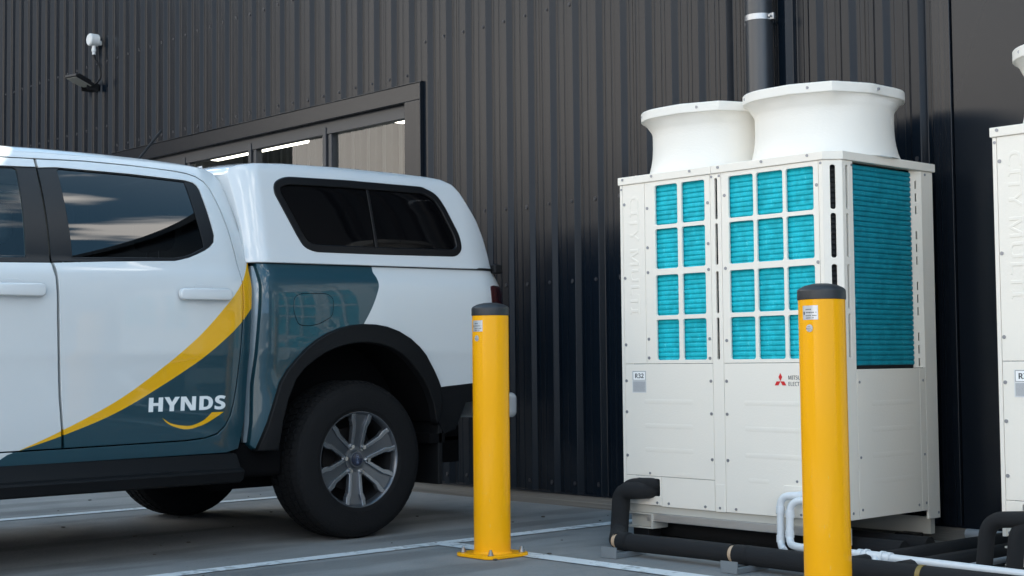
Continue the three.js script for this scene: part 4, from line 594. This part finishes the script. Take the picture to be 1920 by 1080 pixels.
// ---- wheels
function wheel() {
  const g = new THREE.Group(); g.name = 'wheel';        // axle along x, outer face towards +x; width 0.255
  const R = 0.3925, pr = [[0.232, -0.118], [0.245, -0.123], [0.29, -0.130], [0.335, -0.129], [0.366, -0.121], [0.381, -0.108], [R - 0.007, -0.085], [R - 0.0065, 0], [R - 0.007, 0.085], [0.381, 0.108], [0.366, 0.121], [0.335, 0.129], [0.29, 0.130], [0.262, 0.1275], [0.259, 0.1285], [0.255, 0.127], [0.245, 0.123], [0.232, 0.118]];
  const lt = new THREE.LatheGeometry(pr.map(([r, x]) => new THREE.Vector2(r, x)), 96); lt.rotateZ(-Math.PI / 2); const parts = [lt];
  const n = 66; for (let i = 0; i < n; i++) for (const [x, w, sk, rr, len] of [[-0.098, 0.030, 0.10, R - 0.008, 0.028], [-0.057, 0.036, -0.25, R, 0.030], [0, 0.050, 0.25, R, 0.030], [0.057, 0.036, -0.25, R, 0.030], [0.098, 0.030, 0.10, R - 0.008, 0.028]]) {
    const b = new THREE.BoxGeometry(w, 0.016, len); if (Math.abs(x) > 0.09) b.rotateZ(-Math.sign(x) * 0.42); b.rotateY(sk); b.translate(x, rr - 0.008, 0); b.rotateX((i + (Math.abs(x) < 0.03 ? 0.5 : 0)) / n * Math.PI * 2); parts.push(b);
  }
  for (let i = 0; i < 100; i++) { const b = new THREE.BoxGeometry(0.006, 0.022, 0.012); b.rotateZ(0.5); b.translate(0.117, 0.366, 0); b.rotateX(i / 100 * Math.PI * 2); parts.push(b); }
  mesh('tyre', parts, M.rubber, g);
  const rim = new THREE.LatheGeometry([[0.242, 0.112], [0.2425, 0.118], [0.238, 0.1205], [0.233, 0.119], [0.228, 0.112], [0.222, 0.098], [0.220, 0.085]].map(([r, x]) => new THREE.Vector2(r, x)), 72); rim.rotateZ(-Math.PI / 2);
  const rg = mesh('rim', rim, M.alloy, g);
  const barrel = new THREE.LatheGeometry([[0.220, 0.086], [0.214, 0.06], [0.208, 0.02], [0.207, -0.09], [0.232, -0.11]].map(([r, x]) => new THREE.Vector2(r, x)), 48); barrel.rotateZ(-Math.PI / 2); mesh('barrel', barrel, phys({ color: lin(0.012, 0.012, 0.013), roughness: 0.7, specularIntensity: 0.3 }), g);
  const disc = [cyl(0.205, 0.205, 0.01, 40, -0.06, 0, 0, 'x'), cyl(0.155, 0.155, 0.02, 40, 0.01, 0, 0, 'x'), cyl(0.085, 0.085, 0.06, 30, 0.03, 0, 0, 'x')]; mesh('brake_drum', disc, phys({ color: lin(0.012, 0.011, 0.011), roughness: 0.7, specularIntensity: 0.4 }), g);
  // one spoke: in a plane with radial direction y and tangential z, then set at six angles
  const spoke = () => {
    const L = [], f0 = 0.070, f1 = 0.100, dish = (q) => { const p = q.attributes.position; for (let i = 0; i < p.count; i++) { p.setX(i, p.getX(i) + mix(f0, f1, clamp((p.getY(i) - 0.03) / 0.2))); } q.computeVertexNormals(); return q; };
    const ext = (pts, t, x0, bev) => { const s = new THREE.Shape(pts.map(([a, b]) => new THREE.Vector2(a, b))), q = new THREE.ExtrudeGeometry(s, { depth: t, bevelEnabled: true, bevelSize: bev, bevelThickness: bev, bevelSegments: 2, steps: 1 }); const m = new THREE.Matrix4().makeBasis(V3(0, 0, 1), V3(0, 1, 0), V3(1, 0, 0)); q.applyMatrix4(m); q.translate(x0, 0, 0); if (m.determinant() < 0) { const ix = q.index; const p = q.attributes.position.array; for (let i = 0; i < p.length; i += 9) for (let k = 0; k < 3; k++) { const t2 = p[i + 3 + k]; p[i + 3 + k] = p[i + 6 + k]; p[i + 6 + k] = t2; } } return dish(q); };
    L.push(ext([[-0.028, 0.03], [0.028, 0.03], [0.031, 0.10], [0.036, 0.165], [0.049, 0.195], [0.053, 0.228], [-0.053, 0.228], [-0.049, 0.195], [-0.036, 0.165], [-0.031, 0.10]], 0.016, -0.016, 0.003));
    const R = []; for (const s of [-1, 1]) { const q = [[0.022, 0.062], [0.034, 0.060], [0.037, 0.11], [0.042, 0.165], [0.055, 0.190], [0.059, 0.226], [0.042, 0.229], [0.038, 0.200], [0.028, 0.172], [0.024, 0.11]].map(([a, b]) => [s * a, b]); R.push(ext(s < 0 ? q.reverse() : q, 0.022, -0.010, 0.004)); }
    return [merge(L), merge(R)];
  };
  const [sp, ri] = spoke(); for (let k = 0; k < 6; k++) { const q = sp.clone(), e = ri.clone(), a = k / 6 * Math.PI * 2 - 0.09; q.rotateX(a); e.rotateX(a); mesh('spoke', q, M.alloy, rg); mesh('spoke_ridges', e, M.alloyEdge, rg, { kind: 'stuff' }); }
  mesh('hub', [cyl(0.062, 0.070, 0.03, 36, 0.068, 0, 0, 'x'), cyl(0.040, 0.046, 0.014, 30, 0.088, 0, 0, 'x')], M.alloy, g);
  mesh('hub_cap', cyl(0.032, 0.034, 0.006, 30, 0.097, 0, 0, 'x'), M.cap, g);
  for (let k = 0; k < 6; k++) { const a = k / 6 * Math.PI * 2 + 0.43; mesh('lug_nut', [cyl(0.010, 0.0115, 0.026, 6, 0.092, 0.070 * Math.cos(a), 0.070 * Math.sin(a), 'x'), cyl(0.0165, 0.0165, 0.004, 16, 0.084, 0.070 * Math.cos(a), 0.070 * Math.sin(a), 'x')], M.chromeNut, g); }
  return g;
}
M.cap = phys({ roughness: 0.25, clearcoat: 1, map: canvasTex(128, 128, (c) => { c.fillStyle = '#0c1830'; c.fillRect(0, 0, 128, 128); c.strokeStyle = '#5a6880'; c.lineWidth = 3; c.beginPath(); c.ellipse(64, 64, 20, 46, 0, 0, 7); c.stroke(); c.save(); c.translate(64, 64); c.rotate(-Math.PI / 2); c.fillStyle = '#6c7890'; c.font = 'italic bold 30px serif'; c.textAlign = 'center'; c.fillText('Ford', 0, 9); c.restore(); }) });
{
  const w0 = wheel();
  for (const [s, z] of [[1, 1.86], [-1, 1.86], [1, 5.13], [-1, 5.13]]) { const w = w0.clone(); w.position.set(s * 0.812, 0.391, z - TZ); if (s < 0) w.rotation.y = Math.PI; w.rotation.x = z > 3 ? 0.4 : 0; truck.add(w); }
}
{ const g = tube([[0.05, 1.850, 2.66], [0.05, 2.085, 2.47]], 0.007, 8); tm('antenna', [g, cyl(0.018, 0.024, 0.02, 14, 0.05, 1.862, 2.665)], M.black); }
// ---------------------------------------------------------------- bollards
const scuff = tex(512, 512, (u, v) => { const a = fbm(u, v, 30, 90, 4, 7), b = fbm(u, v, 4, 4, 3, 8); const t = smooth(0.83, 0.86, a + (b - 0.5) * 0.3); return [s2(mix(0.93, 0.86, t)), s2(mix(0.42, 0.48, t)), s2(mix(0.002, 0.08, t))]; }, true, [2, 1]);
M.yellow = phys({ map: scuff, roughness: 0.5, specularIntensity: 0.25, clearcoat: 0.3, clearcoatRoughness: 0.1 });
M.capPlastic = std({ color: lin(0.022, 0.024, 0.027), roughness: 0.45 });
M.foil = std({ roughness: 0.3, metalness: 0.35, map: canvasTex(256, 200, (c, w, h) => { c.fillStyle = '#c4c6c8'; c.fillRect(0, 0, w, h); c.fillStyle = '#45484e'; c.font = 'bold 30px sans-serif'; for (const [y, s] of [[48, 5], [92, 9], [136, 11], [168, 8]]) { let x = 60; for (let i = 0; i < s; i++) { const l = 8 + rnd() * 12; if (rnd() > 0.15) c.fillRect(x, y, l, 14); x += l + 5; if (x > 230) break; } } c.fillRect(16, 84, 26, 44); c.strokeStyle = '#8a8d92'; c.strokeRect(4, 4, w - 8, h - 8); }) });
function bollard(label, x, z, turn) {
  const o = thing('bollard', label, 'bollard', [x, 0, z], 0, 'yellow steel bollards along the painted line'), r = 0.0825, h = 1.085;
  const t = new THREE.LatheGeometry([[r + 0.010, 0.012], [r + 0.006, 0.016], [r + 0.0015, 0.021], [r, 0.027], [r, h * 0.5], [r, h]].map((p) => new THREE.Vector2(...p)), 72); mesh('tube', t, M.yellow, o);
  const s = 0.126, sh = new THREE.Shape(round2([[-s, -s], [s, -s], [s, s], [-s, s]], 0.06, 8).map((p) => new THREE.Vector2(...p))), g = new THREE.ExtrudeGeometry(sh, { depth: 0.010, bevelEnabled: true, bevelSize: 0.0025, bevelThickness: 0.002, bevelSegments: 2 }); g.rotateX(-Math.PI / 2); g.translate(0, 0.0045, 0); mesh('base_plate', g, M.yellow, o);
  for (const a of [-1, 1]) for (const b of [-1, 1]) mesh('anchor_bolt', [cyl(0.015, 0.015, 0.003, 20, a * 0.093, 0.0195, b * 0.093), cyl(0.0105, 0.0105, 0.011, 6, a * 0.093, 0.0265, b * 0.093), cyl(0.006, 0.006, 0.012, 10, a * 0.093, 0.036, b * 0.093)], M.zinc, o);
  const c = new THREE.LatheGeometry([[0, 0.052], [0.03, 0.050], [0.06, 0.043], [0.078, 0.034], [0.0845, 0.027], [0.0855, 0.022], [0.0855, -0.006], [0.084, -0.008], [0.082, -0.008]].map((p) => new THREE.Vector2(...p)).reverse(), 64); c.translate(0, h, 0); mesh('cap', c, M.capPlastic, o);
  const wrap = (w, hh, y, a) => { const q = new THREE.CylinderGeometry(r + 0.0006, r + 0.0006, hh, 24, 1, true, a - w / r / 2, w / r); q.translate(0, y, 0); return q; };
  mesh('foil_sticker', wrap(0.062, 0.05, 1.03, turn), M.foil, o);
  { const q = new THREE.CircleGeometry(0.0135, 24); q.translate(0, 0, r + 0.001); q.rotateY(turn - 0.02); q.translate(0, 0.975, 0); mesh('foil_disc', q, M.foil, o); }
  return o;
}
bollard('yellow bollard with its base plate in view, beside the pickup truck\'s tail lamp', -4.978, 1.838, 0.03);
{ const b = bollard('yellow bollard in front of the condensing unit, cut off by the picture\'s bottom edge', -3.118, 1.925, 0.09); b.rotation.z = 0.0125; b.rotation.x = -0.0115; b.position.x += 0.012; }
// ---------------------------------------------------------------- insulated and plastic pipes by the units
M.foam = std({ color: lin(0.007, 0.0075, 0.009), roughness: 0.85, ...peel(0.003, 10) });
M.pvc = phys({ color: lin(0.66, 0.69, 0.71), roughness: 0.35 });
M.galv = std({ color: lin(0.25, 0.28, 0.30), roughness: 0.5, metalness: 0.6, ...peel(0.001, 5) });
M.tape = std({ color: lin(0.50, 0.36, 0.24), roughness: 0.6 });
function run(name, label, cat, geos, mat, group) { const o = thing(name, label, cat, [0, 0, 0], 0, group); return [o, mesh('pipe', geos, mat, o)]; }
{ // main pair: out of the unit's cover, elbow down, then along the slab in front of the unit
  const [o] = run('insulated_pipe', 'thick black insulated pipe bending out of the condensing unit down to the slab', 'pipe', pipe([[-4.77, 0.252, 0.955], [-4.785, 0.250, 1.07], [-4.890, 0.246, 1.09], [-4.888, 0.052, 1.11], [-4.66, 0.055, 1.36], [-4.60, 0.057, 1.408]], 0.040, 0.07, 18), M.foam);
  mesh('pipe', pipe([[-4.75, 0.270, 0.955], [-4.76, 0.282, 1.03], [-4.90, 0.270, 1.05], [-4.915, 0.03, 1.06]], 0.030, 0.06, 16), M.foam, o);
  const [p] = run('insulated_pipe', 'thick black insulated pipe lying along the slab in front of the condensing unit', 'pipe', pipe([[-4.597, 0.058, 1.41], [-4.1, 0.061, 1.41], [-3.955, 0.060, 1.41]], 0.039, 0.02, 18), M.foam);
  mesh('joint', pipe([[-4.622, 0.058, 1.408], [-4.595, 0.058, 1.41]], 0.033, 0.01, 18), M.tape, p);
  const [q] = run('insulated_pipe', 'black insulated pipe running behind the foot of the right bollard', 'pipe', pipe([[-3.932, 0.060, 1.41], [-3.5, 0.058, 1.41], [-3.05, 0.056, 1.41], [-2.2, 0.056, 1.41]], 0.041, 0.05, 18), M.foam);
  mesh('joint', pipe([[-3.957, 0.060, 1.41], [-3.93, 0.060, 1.41]], 0.034, 0.01, 18), M.tape, q);
  mesh('tape_band', pipe([[-3.062, 0.056, 1.41], [-3.042, 0.056, 1.41]], 0.0425, 0.01, 18), std({ color: lin(0.22, 0.15, 0.03), roughness: 0.4 }), q);
  run('insulated_pipe', 'black insulated pipe half hidden beneath the white drain pipe', 'pipe', pipe([[-3.85, 0.036, 1.28], [-3.45, 0.036, 1.29], [-3.2, 0.036, 1.29], [-2.2, 0.036, 1.28]], 0.034, 0.08, 16), M.foam);
}
function strut(label, x, z, ry) { const o = thing('pipe_support', label, 'pipe support', [x, 0, z], ry, 'galvanised strut supports under the pipes'), h = 0.0225; mesh('channel', [box(-0.042, -0.038, 0.002, h, -0.11, 0.11), box(0.038, 0.042, 0.002, h, -0.11, 0.11), box(-0.038, 0.038, 0.002, 0.005, -0.11, 0.11), box(-0.038, -0.014, h - 0.003, h, -0.11, 0.11), box(0.014, 0.038, h - 0.003, h, -0.11, 0.11)], M.galv, o); mesh('clamp', [(() => { const g = new THREE.TorusGeometry(0.0405, 0.003, 6, 24); g.scale(1, 1, 4); g.rotateY(Math.PI / 2); g.translate(0, 0.059, -0.03); return g; })()], M.foam, o); mesh('end_plate', box(-0.042, 0.042, 0.002, 0.05, 0.105, 0.109), M.galv, o); }
strut('galvanised strut support under the left end of the black pipe', -4.545, 1.44, 0.1); strut('galvanised strut support under the black pipe near the right bollard', -3.865, 1.44, 0.05);
{ // two white drain pipes loop out of the unit and run right over the other pipes
  const coup = (x, y, z, l, r = 0.021) => cyl(r, r, l, 16, x, y, z, 'x'), sock = (x, y, z, l = 0.03) => cyl(0.0195, 0.0195, l, 16, x, y, z);
  const a = pipe([[-3.875, 0.283, 0.98], [-3.880, 0.281, 1.045], [-3.968, 0.272, 1.06], [-3.968, 0.060, 1.06], [-3.89, 0.050, 1.14]], 0.0165, 0.045, 14);
  run('drain_pipe', 'white plastic drain pipe looping down from the condensing unit, further from the bollard', 'drain pipe', [a, sock(-3.968, 0.215, 1.06), sock(-3.968, 0.09, 1.06)], M.pvc);
  const b = pipe([[-3.82, 0.268, 0.98], [-3.825, 0.266, 1.045], [-3.915, 0.250, 1.06], [-3.915, 0.075, 1.07], [-3.84, 0.072, 1.13], [-3.60, 0.074, 1.165]], 0.0165, 0.045, 14);
  run('drain_pipe', 'white plastic drain pipe looping down from the condensing unit, nearest the bollard', 'drain pipe', [b, sock(-3.915, 0.20, 1.063), sock(-3.915, 0.115, 1.067)], M.pvc);
  const w = [pipe([[0, 0, 0], [0.4, 0, 0], [1.5, 0, 0]], 0.0175, 0.05, 14), coup(0.19, 0, 0, 0.15, 0.0205), coup(0.12, 0, 0, 0.022, 0.0235), coup(0.15, 0, 0, 0.014, 0.026), coup(0.23, 0, 0, 0.014, 0.026), coup(0.26, 0, 0, 0.022, 0.0235), pipe([[0.20, -0.005, 0.01], [0.24, -0.030, 0.06], [0.33, -0.045, 0.075], [0.40, -0.05, 0.0], [0.42, -0.05, -0.2]], 0.0155, 0.05, 12)];
  w.forEach((g) => { g.rotateY(-0.085); g.translate(-3.60, 0.075, 1.165); });
  run('drain_pipe', 'long white drain pipe with a tee coupling running right across the slab', 'drain pipe', w, M.pvc);
  // runs going back to the wall between the two units
  M.conduit = phys({ color: lin(0.30, 0.33, 0.36), roughness: 0.45 });
  const back = (x, r, y, mat, name, label, cat) => run(name, label, cat, [pipe([[x - 0.03, Math.min(y, 0.042), 1.285], [x, y, 0.6], [x + 0.02, y, 0.03]], r, 0.1, 12)], mat);
  back(-3.515, 0.013, 0.05, M.conduit, 'conduit', 'grey conduit nearest the condensing unit running back to the wall', 'conduit');
  back(-3.415, 0.042, 0.046, M.foam, 'insulated_pipe', 'black insulated pipe between the first and second grey conduits', 'pipe');
  back(-3.305, 0.013, 0.05, M.conduit, 'conduit', 'middle grey conduit running back to the wall between the units', 'conduit');
  back(-3.20, 0.042, 0.046, M.foam, 'insulated_pipe', 'black insulated pipe between the second and third grey conduits', 'pipe');
  back(-3.085, 0.013, 0.05, M.conduit, 'conduit', 'grey conduit closest to the right-hand condensing unit', 'conduit');
  run('conduit', 'grey conduit lying along the foot of the wall', 'conduit', [pipe([[-3.66, 0.05, 0.06], [-3.0, 0.05, 0.06], [-2.0, 0.05, 0.06]], 0.024, 0.05, 12)], M.conduit);
  run('insulated_pipe', 'black insulated pipe in the shade beneath the condensing unit, nearer its front', 'pipe', [pipe([[-4.95, 0.05, 0.80], [-4.3, 0.05, 0.82], [-3.52, 0.05, 0.80]], 0.044, 0.1, 14)], M.foam);
  run('insulated_pipe', 'black insulated pipe in the shade beneath the condensing unit, nearer the wall', 'pipe', [pipe([[-4.95, 0.05, 0.60], [-4.3, 0.05, 0.62], [-3.52, 0.05, 0.60]], 0.044, 0.1, 14)], M.foam);
  const [lp] = run('insulated_pipe', 'black insulated pipe loop in front of the right-hand condensing unit', 'pipe', pipe([[-2.965, 0.03, 1.13], [-2.945, 0.250, 1.12], [-2.77, 0.263, 1.12], [-2.75, 0.262, 0.97]], 0.031, 0.07, 16), M.foam);
  mesh('pipe', pipe([[-2.835, 0.03, 1.14], [-2.825, 0.235, 1.12], [-2.70, 0.246, 1.08], [-2.68, 0.246, 0.97]], 0.031, 0.06, 16), M.foam, lp);
}
// ---------------------------------------------------------------- downpipe, floodlight and sensor on the wall
{
  const o = thing('downpipe', 'round dark downpipe on the cladding behind the condensing unit', 'downpipe', [-4.765, 0, 0.118]);
  M.downpipe = phys({ color: lin(0.022, 0.026, 0.032), roughness: 0.33, ior: 1.6 });
  mesh('pipe', [cyl(0.072, 0.072, 5.33, 40, 0, 2.765, 0), cyl(0.076, 0.076, 0.10, 40, 0, 5.2, 0)], M.downpipe, o);
  for (const y of [0.9, 2.655, 4.6]) { const c = subgroup('clamp', o); mesh('band', cyl(0.0745, 0.0745, 0.030, 40, 0, y, 0), M.zinc, c); mesh('lug', rbox(0.068, 0.098, y - 0.018, y + 0.018, -0.012, 0.006, 0.003), M.zinc, c); mesh('lug', rbox(-0.098, -0.070, y - 0.022, y + 0.014, -0.02, -0.004, 0.003), M.zinc, c); mesh('clamp_bolt', cyl(0.006, 0.006, 0.05, 8, 0.083, y, -0.002, 'z'), M.zinc, c); mesh('stand_off', cyl(0.008, 0.008, 0.09, 8, 0, y, -0.105, 'z'), M.zinc, c); }
}
{
  const o = thing('floodlight', 'unlit slim floodlight tilted out from the upper left wall', 'floodlight', [-12.40, 3.40, 0.03]);
  const g = subgroup('lamp_body', o); g.position.set(-0.0, 0.0, 0.08); g.rotation.set(-0.36, 0.1, 0.0);
  mesh('housing', rbox(-0.095, 0.095, 0.0, 0.03, 0, 0.20, 0.008, 3), M.black, g); mesh('front_glass', rbox(-0.08, 0.08, -0.004, 0.002, 0.015, 0.185, 0.002), phys({ color: lin(0.30, 0.30, 0.27), roughness: 0.25 }), g);
  for (let i = 0; i < 5; i++) mesh('fin', box(-0.072 + i * 0.035, -0.067 + i * 0.035, 0.03, 0.048, 0.03, 0.17), M.black, g);
  mesh('bracket', [box(-0.06, 0.06, -0.03, 0.03, 0.0, 0.008), box(-0.06, -0.052, -0.03, 0.03, 0, 0.12), box(0.052, 0.06, -0.03, 0.03, 0, 0.12)], M.black, o);
  const s = thing('wall_sensor', 'small white round sensor with a cable above the floodlight', 'sensor', [-12.31, 3.80, 0.03]);
  mesh('stem', [rbox(-0.02, 0.02, -0.02, 0.02, 0, 0.05, 0.004)], M.white, s); mesh('sensor_head', [cyl(0.056, 0.056, 0.075, 32, 0, 0.02, 0.075, 'z'), cyl(0.048, 0.053, 0.008, 32, 0, 0.02, 0.117, 'z')], M.white, s); mesh('cable_gland', [cyl(0.02, 0.02, 0.05, 6, 0, -0.058, 0.07), cyl(0.024, 0.024, 0.018, 6, 0, -0.075, 0.07), cyl(0.016, 0.016, 0.03, 12, 0, -0.098, 0.07)], M.white, s);
  mesh('cable', tube([[0, -0.10, 0.07], [0.0, -0.15, 0.06], [0.03, -0.22, 0.03], [0.03, -0.32, 0.02], [-0.04, -0.39, 0.05]], 0.008, 8, 30), M.black, s);
}
{ // taller dark shed further along the yard to the left, mirrored in the far end of the cladding
  const o = thing('tall_shed', 'tall dark industrial shed far along the yard to the left', 'building', [-48, 0, 8]);
  const dk = phys({ color: lin(0.012, 0.014, 0.017), roughness: 0.9, specularIntensity: 0.1 }); mesh('wall', box(-8, 6, -0.1, 14, -9, 14), dk, o); mesh('roof', box(-8.3, 6.3, 14, 14.3, -9.3, 14.3), dk, o);
}
renderer.render(scene, camera);
